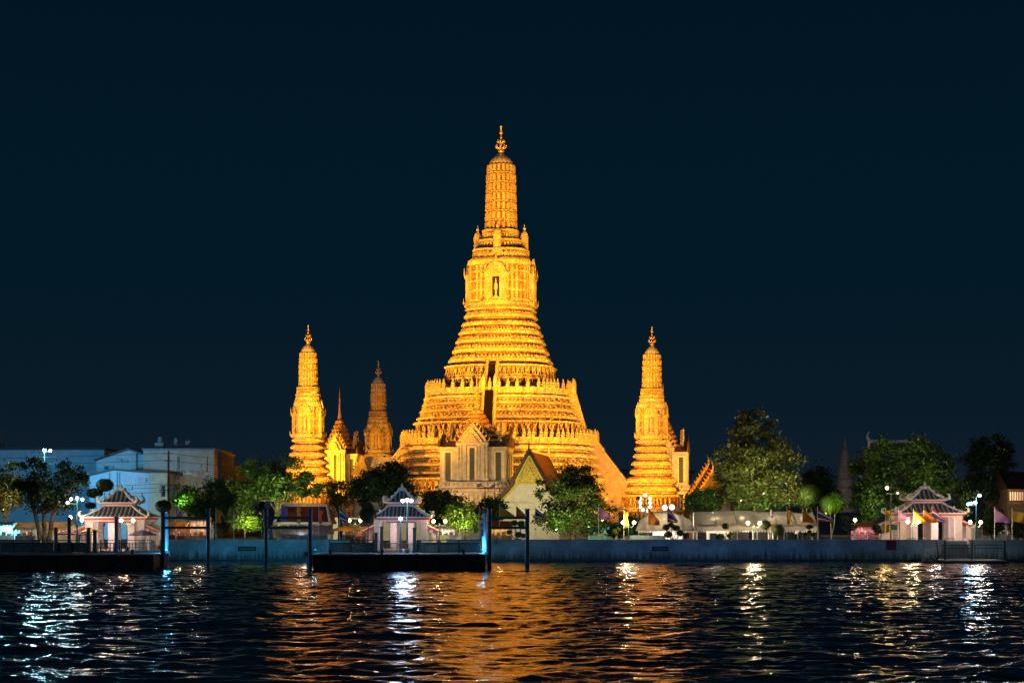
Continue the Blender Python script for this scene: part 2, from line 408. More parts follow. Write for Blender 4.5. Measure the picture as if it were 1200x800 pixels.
def tier(parent, z0, z1, a, kind='leaf', name='moulding_tier', sp=None, m=None):
    if (z0, z1) in ((18.8, 20.3), (29.0, 30.2), (17.2, 18.8), (5.6, 8.6)): m = M_MOSW
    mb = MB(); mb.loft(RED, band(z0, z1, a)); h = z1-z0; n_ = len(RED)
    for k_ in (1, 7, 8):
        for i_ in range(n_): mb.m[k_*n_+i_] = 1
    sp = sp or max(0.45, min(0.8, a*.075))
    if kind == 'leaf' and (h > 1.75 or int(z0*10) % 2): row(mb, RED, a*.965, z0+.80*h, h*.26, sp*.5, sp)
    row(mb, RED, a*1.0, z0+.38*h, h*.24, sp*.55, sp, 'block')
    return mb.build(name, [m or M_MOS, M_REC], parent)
def figtier(parent, z0, z1, a, rec, sp, name='figure_tier'):
    mb = MB(); h = z1-z0; rec = rec-.02
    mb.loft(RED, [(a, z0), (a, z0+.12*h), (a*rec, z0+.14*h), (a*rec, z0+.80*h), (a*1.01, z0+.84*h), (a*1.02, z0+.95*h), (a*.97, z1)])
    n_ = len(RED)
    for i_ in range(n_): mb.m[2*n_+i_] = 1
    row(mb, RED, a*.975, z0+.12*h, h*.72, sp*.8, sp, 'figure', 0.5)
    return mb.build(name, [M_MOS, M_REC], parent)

def spire(parent, z0, z1, ztop, r0, r1, n, finial_h):
    mb = MB(); prof = []
    H = (z1-z0)/n
    for k in range(n):
        t0, t1 = k/n, (k+1)/n
        def rr(t): return r0+(r1*1.16-r0)*min(t, .84)/.84 if t < .84 else r1*1.16-(r1*.16)*((t-.84)/.16)**1.5
        za = z0+k*H; a0, a1 = rr(t0), rr(t1)
        prof += [(a0*1.02, za), (a0*1.02, za+.07*H), (a0*.94, za+.12*H), (a1*.94, za+.88*H), (a1*1.02, za+.94*H)]
    mb.loft(RIB, prof); NR = len(RIB)
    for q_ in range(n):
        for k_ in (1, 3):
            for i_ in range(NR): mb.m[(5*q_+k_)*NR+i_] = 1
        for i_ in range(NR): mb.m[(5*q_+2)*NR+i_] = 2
    circ = [(math.cos(2*math.pi*(i+.5)/20), math.sin(2*math.pi*(i+.5)/20)) for i in range(20)]
    for k in range(n):
        a = (r0+(r1*1.16-r0)*min(1, (k+.3)/n/.84))*(.99 if k < n-1 else .95)
        row(mb, circ, a, z0+k*H+.14*H, H*.70, .19*a, 2*math.pi*a/20, 'block', 0)
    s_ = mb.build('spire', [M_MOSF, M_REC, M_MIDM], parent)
    d = MB(); hd = ztop-z1; prof = []
    for i in range(9):
        t = i/8; prof.append((r1*1.0*max(.04, (1-t**1.55)**.8), z1+hd*t))
    d.loft(ribbed(18, .05, .05), prof); d.build('dome_cap', M_CAP, parent)
    f = MB(); h = finial_h; r = h*.035
    f.tube((0, 0, ztop-.1), (0, 0, ztop+h*.95), r*1.2, r*.45, 8)
    f.loft(CIR, [(h*.05, ztop-.05), (h*.13, ztop+.03*h), (h*.10, ztop+.08*h), (h*.05, ztop+.12*h)])
    for lvl, rad, hh in ((.14, .20, .17), (.34, .14, .13)):
        for k in range(8):
            a = k*math.pi/4; cx, sy = math.cos(a), math.sin(a)
            f.path([(0, 0, ztop+lvl*h), (cx*rad*h*.8, sy*rad*h*.8, ztop+(lvl+.03)*h), (cx*rad*h, sy*rad*h, ztop+(lvl+.10)*h), (cx*rad*h*.82, sy*rad*h*.82, ztop+(lvl+hh)*h)], [r*.9, r, r*.8, r*.2], 4)
    f.ball(0, 0, ztop+.56*h, h*.05); f.ball(0, 0, ztop+.72*h, h*.075, 10, 6, .6); f.ball(0, 0, ztop+.80*h, h*.045)
    f.tube((0, 0, ztop+.84*h), (0, 0, ztop+h), r*.9, r*.1, 6)
    fo = f.build('finial', M_GILT, parent, True)
    g_ = MB(); g_.ball(0, 0, ztop+.955*h, h*.045, 10, 6); g_.build('crystal_ball', M_GLASSBALL, fo, True)

def porch(parent, a, proj, wd, z0, z1, rot, niche, statue=True):
    """projecting niche porch with a flaming pediment on one face"""
    T = Matrix.Rotation(rot, 4, 'Z'); y = -(a+proj); h = z1-z0
    mb = MB(); mb.T = T
    hw = wd/2; nw = wd*.17 if wd > 3 else wd*.25
    mb.b2(-hw, -nw, y, -a*.9, z0, z0+h*.66); mb.b2(nw, hw, y, -a*.9, z0, z0+h*.66)
    mb.b2(-nw, nw, y, -a*.9, z0, z0+h*.16); mb.b2(-hw*1.12, hw*1.12, y-.12, -a*.9, z0+h*.60, z0+h*.70)
    mb.b2(-hw*1.2, hw*1.2, y-.25, -a*.9, z0-.02, z0+h*.10)
    for s in (-1, 1):
        mb.b2(s*hw*.78-.12, s*hw*.78+.12, y-.14, y+.1, z0+h*.1, z0+h*.6)
        mb.path([(s*hw*1.15, y-.1, z0+h*.62), (s*hw*1.45, y-.15, z0+h*.70), (s*hw*1.5, y-.15, z0+h*.85)], [.16, .12, .03], 5)
        mb.path([(s*hw*1.15, y-.1, z0+h*.05), (s*hw*1.5, y-.25, z0+h*.06), (s*hw*1.6, y-.3, z0+h*.18)], [.18, .14, .03], 5)
    mb.build('porch', M_MOSF, parent)
    p = MB(); p.T = T
    for k, (w_, d_) in enumerate(((1.05, 0), (.78, .14), (.5, .26))):
        p.prismY([(-hw*w_, z0+h*.70), (hw*w_, z0+h*.70), (hw*w_*.55, z0+h*(.70+.17*w_)), (hw*w_*.2, z0+h*(.70+.20*w_)), (0, z0+h*(.74+.30*w_)), (-hw*w_*.2, z0+h*(.70+.20*w_)), (-hw*w_*.55, z0+h*(.70+.17*w_))], y-d_, y+.5-d_*.3)
    p.build('pediment', M_MOSF, parent)
    n_ = MB(); n_.T = T; n_.b2(-nw, nw, y+.25, y+.45, z0+h*.16, z0+h*.6); no = n_.build('niche', niche, parent)
    if statue:
        s = MB(); s.T = T; zz = z0+h*.16; H = h*.38; yy = y+.12
        s.loft(CIR, [(.26*nw*2, zz), (.22*nw*2, zz+.05*H), (.13*nw*2, zz+.1*H), (.15*nw*2, zz+.45*H), (.12*nw*2, zz+.55*H), (.19*nw*2, zz+.74*H), (.08*nw*2, zz+.82*H), (.10*nw*2, zz+.88*H), (.08*nw*2, zz+.95*H), (.01, zz+1.08*H)], 0, yy)
        for q in (-1, 1): s.tube((q*.18*nw*2, yy, zz+.72*H), (q*.24*nw*2, yy-.05, zz+.42*H), .05*nw*2+.02, .03, 5)
        s.build('statue', M_STATUE, parent, True)

def tower(parent, tiers, figs, body, necks, sp, proj, wd, niche, minis):
    for (z0, z1, a) in tiers: tier(parent, z0, z1, a)
    for (z0, z1, a, rec, spc) in figs: figtier(parent, z0, z1, a, rec, spc)
    z0, z1, a = body; h = z1-z0
    mb = MB(); mb.loft(RED, [(a*1.04, z0), (a*1.04, z0+.05*h), (a, z0+.08*h), (a*.985, z0+.86*h), (a*1.03, z0+.89*h), (a*1.05, z0+.95*h), (a*1.0, z1)])
    for i_ in range(len(RED)): mb.m[2*len(RED)+i_] = 1
    row(mb, RED, a*.99, z0+.09*h, h*.76, .085*a, a*.135, 'block', 0.10*a)
    for q_ in (.1, .3, .5, .7): mb.loft(RED, [(a*1.015, z0+q_*h), (a*1.02, z0+(q_+.02)*h), (a*1.015, z0+(q_+.04)*h)], caps=False)
    mb.build('tower_body', [M_MOSF, M_MIDM], parent)
    for k in range(4): porch(parent, a, proj, wd, z0, z1-.02*h, k*math.pi/2, niche, k in (0, 1))
    for i, (z0, z1, a, kd) in enumerate(necks):
        mb = MB(); h = z1-z0
        mb.loft(RED, [(a*1.05, z0), (a*1.05, z0+.15*h), (a*.92, z0+.2*h), (a*.90, z0+.8*h), (a*1.02, z0+.86*h), (a*1.02, z1-.01)])
        row(mb, RED, a*.97, z0+.15*h, h*.66, a*.15, a*.18, 'figure' if kd else 'leaf', 0.1)
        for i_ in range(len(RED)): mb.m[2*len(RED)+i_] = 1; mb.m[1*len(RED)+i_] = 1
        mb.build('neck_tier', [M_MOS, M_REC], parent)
    spire(parent, *sp)
    if minis:
        r_, z0, zt, rad = minis
        for k in range(4):
            T = Matrix.Rotation(k*math.pi/2, 4, 'Z') @ Matrix.Translation((0, -r_, 0))
            mb = MB(); mb.T = T; h = zt-z0
            mb.loft(RED, [(rad*1.25, z0), (rad*1.25, z0+.14*h), (rad*1.0, z0+.17*h), (rad*.95, z0+.4*h), (rad*.97, z0+.6*h), (rad*.8, z0+.70*h), (rad*.5, z0+.76*h), (rad*.15, z0+.80*h)])
            for q in range(4): mb.loft(RED, [(rad*1.03, z0+(.24+.11*q)*h), (rad*1.03, z0+(.26+.11*q)*h)])
            o = mb.build('turret', M_MOSF, parent)
            f = MB(); f.T = T; f.tube((0, 0, z0+.79*h), (0, 0, zt), .1, .03, 6); f.ball(0, 0, z0+.86*h, rad*.42, 8, 6); f.build('turret_finial', M_MOSF, o)

cp = thing('central_prang', 'tallest ornate floodlit temple tower rising from stepped terraces in the middle', 'temple tower', (*O, 0), TH)
figs = [(30.2, 33.9, 10.5, .86, 1.25), (33.9, 36.2, 10.6, .93, .95), (22.2, 24.9, 16.35, .955, 1.1), (11.2, 13.9, 20.9, .96, 1.2)]
tiers = [(36.2, 38.1, 9.9), (38.1, 40.1, 9.15), (40.1, 41.9, 8.5), (41.9, 43.6, 7.95), (43.6, 45.3, 7.4), (45.3, 46.9, 6.95), (46.9, 48.2, 6.7),
         (20.3, 22.2, 16.9), (24.9, 26.3, 15.8), (26.3, 27.7, 15.2), (27.7, 29.0, 14.75), (29.0, 30.2, 14.45),
         (2.4, 5.6, 24.0), (5.6, 8.6, 22.8), (8.6, 11.2, 21.7), (13.9, 15.5, 20.3), (15.5, 17.2, 19.7), (17.2, 18.8, 19.3), (18.8, 20.3, 19.0)]
tower(cp, tiers, figs, (48.2, 57.6, 6.05), [(57.6, 59.6, 5.35, 0), (59.6, 61.6, 4.2, 1), (61.6, 63.6, 3.55, 1)],
      (63.6, 77.0, 79.4, 3.15, 2.45, 7, 5.5), 0.75, 4.2, M_DARK, (4.75, 58.6, 64.9, .78))
# balustrades with lotus-bud posts
post = MB(); post.box(0, 0, .78, .56, .56, 1.56); post.box(0, 0, 1.62, .76, .76, .14)
post.loft(CIR, [(.2, 1.66), (.34, 1.85), (.36, 2.1), (.18, 2.4), (.14, 2.5), (.2, 2.6), (.03, 3.05)])
post_proto = None
for zz, a in ((20.3, 18.75), (30.2, 14.15)):
    mb = MB(); n = len(RED)
    mb.loft(RED, [(a*1.012, zz), (a*1.012, zz+.25), (a, zz+.3), (a, zz+.95), (a*1.014, zz+1.0), (a*1.014, zz+1.18), (a*.985, zz+1.18), (a*.985, zz+.02)], caps=False)
    row(mb, RED, a*1.004, zz+.45, .5, .5, 1.45, 'block', .5)
    bal = mb.build('balustrade', M_MOS, cp)
    for x, y, rz in sites(RED, a*1.0, 1.75, .9):
        if y > a*.5: continue
        if post_proto is None:
            post_proto = post.build('post', M_MOSF, bal); post_proto.location = (x, y, zz); post_proto.rotation_euler = (0, 0, rz)
        else: copy_part(post_proto, bal, (x, y, zz), rz)
# staircases: front, right, left; steep flights between cheek walls
def flight(parent, rot, a0, z0, a1, z1, wd, mflank, solid_to=None):
    T = Matrix.Rotation(rot, 4, 'Z'); mb = MB(); mb.T = T
    zb = solid_to if solid_to is not None else z0
    th = .55
    for s in (-1, 1):
        x0, x1 = (s*wd/2-th/2, s*wd/2+th/2)
        mb.prismX([(-a1+1.2, z1+.9), (-a1, z1+.9), (-a0, z0+.9), (-a0, zb), (-a1+1.2, zb)], x0, x1)
    f = mb.build('stair_flank', mflank, parent)
    r = MB(); r.T = T
    for s in (-1, 1):
        r.tube((s*wd/2, -a1, z1+1.0), (s*wd/2, -a0, z0+1.0), .24, .24, 4)
        for q in ((a1, z1), (a0, z0)):
            g_ = 1.0 if wd > 2.1 else .45
            r.box(s*wd/2, -q[0], q[1]+1.1*g_, .7*g_, .7*g_, 2.2*g_); r.loft(CIR, [(.2*g_, q[1]+2.2*g_), (.4*g_, q[1]+2.35*g_), (.35*g_, q[1]+2.6*g_), (.05, q[1]+3.3*g_)], s*wd/2, -q[0])
    r.build('coping', M_MOSF, f)
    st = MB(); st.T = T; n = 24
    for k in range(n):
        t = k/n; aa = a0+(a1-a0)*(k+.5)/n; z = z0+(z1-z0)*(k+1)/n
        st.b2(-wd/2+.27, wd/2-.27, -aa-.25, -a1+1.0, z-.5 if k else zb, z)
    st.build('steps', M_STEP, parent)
for rot in (0, math.pi/2, -math.pi/2):
    flight(cp, rot, 17.6, 20.6, 14.7, 30.6, 2.3, M_MOS, 20.4)
    if rot == 0: flight(cp, rot, 13.7, 30.4, 10.9, 36.0, 2.0, M_MOS, 30.3)
    flight(cp, rot, 28.5, 8.2, 19.2, 20.4, 4.6, M_PLAST, 4.5)

# ---- satellite prangs
AS = 32.0
def sat_pos(ix, iy):
    p = LW(ix*AS, iy*AS); return (p[0]+{(1, -1): .5, (-1, -1): .75, (-1, 1): -.55}[(ix, iy)], p[1], 0)
sp0 = thing('satellite_prang', 'brightly lit satellite tower right of the central one, behind the arched tent', 'temple tower', sat_pos(1, -1), TH, 'satellite towers around the central one')
tower(sp0, [(2.4, 5.0, 6.2), (10.4, 12.0, 4.75), (12.0, 13.6, 4.35), (13.6, 15.2, 3.75), (15.2, 16.6, 3.5), (16.6, 18.0, 3.2), (18.0, 19.3, 2.95), (19.3, 20.5, 2.75)],
      [(5.0, 7.7, 5.75, .93, .7), (7.7, 10.4, 5.35, .93, .65)], (20.5, 27.0, 2.35), [(27.0, 28.3, 2.15, 0), (28.3, 29.6, 1.95, 1)],
      (29.6, 36.0, 37.6, 1.72, 1.35, 6, 3.4), 0.32, 2.4, M_REDN, None)
dup(sp0, 'brightly lit satellite tower left of the central one, above the big round tree', sat_pos(-1, -1), group='satellite towers around the central one', scale=(1, 1, 1.022))
dup(sp0, 'dimmer rear satellite tower beside the central tower on the left', sat_pos(-1, 1), group='satellite towers around the central one')

# ---- raised platform of the temple
pl = MB(); pl.loft(RED, [(43, GZ-.5), (43, GZ+1.6), (42.4, GZ+1.7), (42.4, GZ+2.1)])
T_ = pl.build('temple_platform', M_GREYM); T_.location = (*O, 0); T_.rotation_euler = (0, 0, TH)
tag(T_, 'low grey stone platform under all the temple towers', 'platform')

# ---- mondops
def mondop(label, loc, scale=1.0):
    t = thing('mondop', label, 'pavilion', loc, TH, 'small spired halls between the towers')
    t.scale = (scale, scale, 1)
    b = MB()
    b.loft([(x*.5, y*.5) for x, y in RED], [(15.6, 2.4), (15.6, 5.2), (14.9, 5.4), (14.9, 7.4), (15.3, 7.6), (15.3, 8.2), (14.2, 8.4), (14.0, 10.6), (14.4, 10.8), (14.4, 11.3), (13.2, 11.5), (13.2, 12.6)])
    row(b, [(x*.5, y*.5) for x, y in RED], 13.6, 11.6, .9, .5, .8)
    row(b, [(x*.5, y*.5) for x, y in RED], 14.3, 8.6, 1.6, .4, .8, 'block')
    b.build('base', M_GREYM, t)
    cb, wg, z0, z1, zw = 2.85, 6.1, 12.6, 19.8, 19.0
    wl = MB()
    wl.b2(-cb, cb, -5.0, 5.0, z0, z1); wl.b2(-5.0, 5.0, -cb+.05, cb-.05, z0, z1-.05); wl.b2(-wg, wg, -3.9, 3.9, z0, zw); wl.b2(-3.9, 3.9, -3.91-.3, 3.91+.3, z0+.01, zw+.03)
    for s in (-1, 1):
        for xx in (cb-.2, cb-.75, 1.25): wl.b2(s*xx-.18, s*xx+.18, -5.22, -5.0, z0, z1-.5)
        for xx in (wg-.2, wg-.8, 3.35): wl.b2(s*xx-.16, s*xx+.16, -4.1, -3.9, z0, zw-.5)
        for yy in (-3.6, -1.2, 1.2, 3.6): wl.b2(s*wg-.12, s*wg+.12, yy-.18, yy+.18, z0, zw-.5)
    wl.b2(-cb-.15, cb+.15, -5.35, 5.35, z1-.55, z1); wl.b2(-wg-.15, wg+.15, -4.2, 4.2, zw-.5, zw)
    for xx in (-5.6, -2.55, 2.55, 5.6): # bases of pilasters
        wl.b2(xx-.45, xx+.45, (-5.3 if abs(xx) < 3 else -4.2), -3.8, z0, z0+.7)
    wl.build('wall', M_GREYM, t)
    for xx, yy, ww, zt in ((-4.75, -3.9, .78, 18.0), (0, -5.0, .62, 18.8), (4.75, -3.9, .78, 18.0)):
        w_ = MB(); w_.b2(xx-ww, xx+ww, yy-.10, yy+.02, z0+.35, zt); fo = w_.build('window', M_WINDOWG, t)
        fr = MB()
        for s in (-1, 1): fr.b2(xx+s*ww-.16 if s > 0 else xx-ww-.22, xx+s*ww+.22 if s > 0 else xx-ww+.16, yy-.26, yy, z0+.3, zt)
        fr.b2(xx-ww-.3, xx+ww+.3, yy-.3, yy, zt, zt+.3); fr.b2(xx-ww-.3, xx+ww+.3, yy-.34, yy, z0+.05, z0+.32); fr.build('frame', M_WHITE, fo)
    for yy in (-2.4, 0, 2.4):
        for s in (-1, 1):
            w_ = MB(); w_.b2(s*wg-.06, s*wg+.06, yy-.55, yy+.55, z0+.4, 17.8); w_.build('window', M_WINDOWG, t)
    # wing roofs: low concave saddles with horns
    for s in (-1, 1):
        rf = MB(); rf.prismX([(-4.3, zw), (-3.6, zw+.5), (-2.2, zw+1.5), (0, zw+2.4), (2.2, zw+1.5), (3.6, zw+.5), (4.3, zw)], min(s*3.0, s*(wg+.1)), max(s*3.0, s*(wg+.1)))
        rf.build('wing_roof', M_DARKR, t)
    hn = MB()
    for sx in (-1, 1):
        for sy in (-1, 1):
            for xx in (wg+.15, 3.0):
                hn.path([(sx*xx, sy*4.2, zw+.1), (sx*xx, sy*4.7, zw+.9), (sx*xx, sy*4.5, zw+1.9)], [.24, .2, .04], 5)
                hn.path([(sx*xx, sy*4.3, zw+.1), (sx*xx, sy*2.2, zw+1.6), (sx*xx, 0, zw+2.5), (sx*xx, 0, zw+3.6)], [.2, .2, .2, .03], 5)
    hn.build('roof_horn', M_DARKR, t)
    # pediments on four sides
    for k in range(4):
        T = Matrix.Rotation(k*math.pi/2, 4, 'Z'); p = MB(); p.T = T
        for w_, d_, zz in ((2.9, 0, 0), (2.1, .35, -.1), (1.3, .6, -.15)):
            p.prismY([(-w_, z1+zz), (w_, z1+zz), (w_*.5, z1+1.5*w_/2.2+zz), (0, z1+3.7*w_/2.9+zz), (-w_*.5, z1+1.5*w_/2.2+zz)], -4.9-d_, -4.3-d_*.3)
        for s in (-1, 1):
            for q in range(5):
                x_ = s*(2.9-.55*q); zz = z1+.25+.7*q
                p.path([(x_, -5.0, zz), (x_+s*.3, -5.1, zz+.4), (x_+s*.15, -5.1, zz+1.0)], [.16, .12, .02], 4)
        p.build('pediment', M_MOS, t)
    sr = MB(); zz = z1
    rr = [4.6, 3.9, 3.3, 2.75, 2.2, 1.7, 1.25]; hh = .95
    for q, r_ in enumerate(rr):
        sr.loft(RED, [(r_*.85, zz), (r_*.85, zz+.3), (r_, zz+.42), (r_*.98, zz+.6), (r_*.80, zz+hh)]); row(sr, RED, r_*.9, zz+.45, .6, .3, max(.4, r_*.2), 'leaf', .12*r_)
        zz += hh*(.95 if q < 4 else .8)
    sr.build('tiered_roof', M_MIDM, t)
    nd = MB(); nd.loft(CIR, [(.85, zz-.1), (.95, zz+.2), (.6, zz+.6), (.45, zz+1.2), (.32, zz+2.2), (.2, zz+4.0), (.1, zz+6.0), (.04, zz+7.0)])
    for q in range(7): nd.loft(CIR, [(.62-.07*q, zz+.5+.42*q), (.62-.07*q, zz+.65+.42*q)])
    nd.build('needle', M_MIDM, t, False)
    return t
md = mondop('small spired hall with three tall green windows directly before the central tower', (*LW(0, -29), 0))
sp0.scale = (1, 1, .988)
dup(md, 'slender spired hall beside the left satellite tower, needle roof', (*LW(-33.3, 0), 0), scale=(.7, .7, 1))
dup(md, 'spired hall almost hidden behind the right satellite tower', (*LW(32.5, 0), 0), scale=(.8, .8, 1))
# ---- floodlights of the temple (amber), each a small fixture with its lamp
AMB = (1.0, 0.385, 0.010)
fl_proto = None
def floodlight(loc, aim, power, cone, col=AMB, label='', rad=.4, blend=.6):
    t = thing('floodlight', label, 'floodlight', loc, 0, 'floodlights aimed at the temple')
    d = (Vector(aim)-Vector(loc)).normalized(); u = Vector((0, 0, 0))
    b = MB(); b.tube(u-d*.35, u+d*.05, .18, .34, 8); b.tube(u-d*.2, (0, 0, -.9), .05, .05, 5); b.box(0, 0, -.9, .6, .4, .08); b.build('housing', M_STEELG, t)
    if 5.7 < loc[2] < 20: b = MB(); b.tube((0, 0, -.9), (0, 0, GZ-loc[2]), .1, .12, 6); b.build('post', M_STEELG, t)
    l_ = MB(); l_.tube(u+d*.055, u+d*.07, .3, .3, 8); l_.build('lens', glow('amber_lens', AMB, 4), t)
    lamp('flood_lamp', Vector(loc)+d*.6, power, col, rad, 'SPOT', aim, cone, blend)
    return t
K = 1.42
def LP(x, y, z): a = LW(x, y); return (a[0], a[1], z)
for (lx, ly, lz, ax, ay, az, pw, cone, nm) in (
    (-34, -82, 9, 0, 0, 52, 330e3, 46, 'left riverside amber floodlight aimed at the central tower'),
    (34, -84, 9, 0, 0, 52, 330e3, 46, 'right riverside amber floodlight aimed at the central tower'),
    (10, -84, 8, 0, 0, 62, 330e3, 36, 'middle riverside amber floodlight aimed at the upper tower'),
    (62, -30, 7, 8, 0, 34, 130e3, 62, 'amber floodlight right of the temple aimed at its side'),
    (-46, -14, 7, -8, 0, 34, 130e3, 62, 'amber floodlight left of the temple aimed at its side'),
    (50, -62, 7, 32, -32, 22, 62e3, 46, 'amber floodlight in front of the right satellite tower'),
    (26, -58, 6, 32, -32, 20, 40e3, 60, 'second amber floodlight in front of the right satellite tower'),
    (-30, -66, 7, -32, -32, 22, 55e3, 48, 'amber floodlight in front of the left satellite tower'),
    (-22, -56, 6, -32, -30, 24, 40e3, 60, 'second amber floodlight in front of the left satellite tower'),
    (-44, -26, 5, -34, 0, 20, 6e3, 60, 'amber floodlight lighting the left spired hall'),
    (-26, 8, 6, -32, 32, 26, 30e3, 60, 'weak amber floodlight lighting the rear tower'),
):
    floodlight(LP(lx, ly, lz), LP(ax, ay, az), pw*K, cone, label=nm, col=(1, .45, .06) if lx == 62 else AMB)
# wash lights behind the balustrades of the terraces
for i, (lx, ly, lz, az, pw, nm) in enumerate(() and (
    (-17, -17.2, 21.2, 27, 3000, 'on the first terrace at its left corner'), (-9, -18, 21.2, 27, 3600, 'on the first terrace left of the front stair'), (9, -18, 21.2, 27, 3600, 'on the first terrace right of the front stair'), (17, -16, 21.2, 27, 3000, 'on the first terrace at its right corner'),
    (-12.6, -12.8, 31, 38, 2600, 'on the second terrace at its left corner'), (-5, -13.4, 31, 40, 3200, 'on the second terrace left of the stair'), (5, -13.4, 31, 40, 3200, 'on the second terrace right of the stair'), (12.6, -12.6, 31, 38, 2600, 'on the second terrace at its right corner'))):
    floodlight(LP(lx, ly, lz), LP(lx*.55, ly*.55, az), pw*1.5, 120, label='small amber floodlight '+nm, rad=.2, blend=1)
for i, (lx, ly, nm) in enumerate(((-20, -29, 'near the left corner'), (-9.5, -30, 'left of the small spired hall'), (10, -30, 'right of the small spired hall'), (20, -29, 'near the right corner'), (31, -12, 'beside the right stair'))):
    floodlight(LP(lx, ly, 5.6), LP(lx*.75, ly*.75, 16), 14000, 115, label='amber floodlight at the foot of the lower terrace '+nm, rad=.2, blend=1)

# ================================================================ ordination hall with the yellow gable
hall = thing('gabled_hall', 'white temple hall with yellow gilded gable and dark steep roof', 'temple hall', (2.8, 285, GZ), R(-8.5))
b = MB(); b.b2(-4.9, 4.9, .8, 26, 0, 6.3); b.prismY([(-4.9, 6.2), (4.9, 6.2), (2.3, 9.5), (-2.3, 9.5)], .8, 25.5); b.build('wall', M_WHITE, hall)
p = MB(); p.prismY([(-2.3, 9.3), (2.3, 9.3), (0, 13.6)], .5, 1.2); p.box(0, .55, 9.35, 4.8, .5, .35)
p.prismY([(-1.2, 9.7), (1.2, 9.7), (0, 12.2)], .3, .6); p.prismY([(-2.0, 9.55), (-1.3, 9.55), (-1.6, 10.5)], .35, .6); p.prismY([(2.0, 9.55), (1.3, 9.55), (1.6, 10.5)], .35, .6)
p.prismY([(-.5, 12.3), (.5, 12.3), (0, 13.3)], .4, .6)
for s in (-1, 1): p.prismY([(s*2.3, 9.35), (s*5.0, 6.35), (s*5.0, 5.85), (s*2.0, 9.0)][::s], .5, 1.0)
p.build('pediment', M_YPED, hall)
q_ = MB()
for s in (-1, 1): q_.path([(s*2.35, .38, 9.55), (s*1.2, .38, 11.8), (0, .38, 13.9)], [.2, .17, .14], 5)
for r_ in range(5):
    for c_ in range(5-r_): q_.ball((c_-(4-r_)/2)*.52, .25, 9.85+r_*.45, .17, 6, 4)
q_.build('gilded_relief', mat('bright_gilding', (.95, .75, .12), .35, .2, 4), hall)
for nm, pts, y0 in (('upper_roof', [(0, 14.7), (1.2, 12.4), (2.4, 10.2), (3.0, 9.4)], 0), ('lower_roof', [(2.4, 9.7), (3.6, 8.2), (5.9, 6.3)], .2)):
    r = MB()
    for s in (-1, 1):
        poly = [(s*x, z) for x, z in pts]+[(s*x, z-.45) for x, z in reversed(pts)]
        r.prismY(poly[::s], y0, 25+y0*2)
    o = r.build(nm, M_DARKR, hall)
    for s in (-1, 1):
        bb = MB()   # barge boards with flame teeth and hooked ends
        P = [(s*x, y0-.12, z+.08) for x, z in pts]; bb.path(P, [.27]*len(P), 5)
        for q in range(len(P)-1):
            for j in range(3):
                t = (j+.5)/3; a_ = Vector(P[q]).lerp(Vector(P[q+1]), t); bb.tube(a_, (a_.x+s*.35, a_.y, a_.z+.45), .14, .02, 4)
        e_ = P[-1]; bb.path([e_, (e_[0]+s*.45, e_[1], e_[2]+.1), (e_[0]+s*.5, e_[1], e_[2]+.9)], [.25, .2, .03], 5)
        if nm == 'upper_roof' and s > 0:
            bb.path([(0, y0-.1, 14.6), (0, y0-.35, 15.3), (0, y0-.1, 16.6)], [.25, .16, .03], 5)
        bb.build('barge_board', M_DARKR, o)
    tl = MB()   # orange tiled field inside the dark border
    for s in (-1, 1):
        for q in range(len(pts)-1):
            (xa, za), (xb, zb) = pts[q], pts[q+1]
            for k in range(14):
                ya = 2.2+k*1.5; tl.add([(s*(xa+.15), ya, za+.03-.12), (s*(xa+.15), ya+1.35, za-.09), (s*(xb-.1), ya+1.35, zb+.19), (s*(xb-.1), ya, zb+.19)], [(0, 1, 2, 3)])
    tl.build('orange_tiles', M_ORANGER, o)
ro = MB()   # rear, lower gable of the hall roof
ro.path([(0, 25, 14.4), (0, 25.4, 15.2), (0, 25.2, 16.4)], [.25, .16, .03], 5); ro.tube((0, 0, 14.75), (0, 25, 14.75), .18, .18, 5)
ro.build('ridge', M_WHITE, hall)

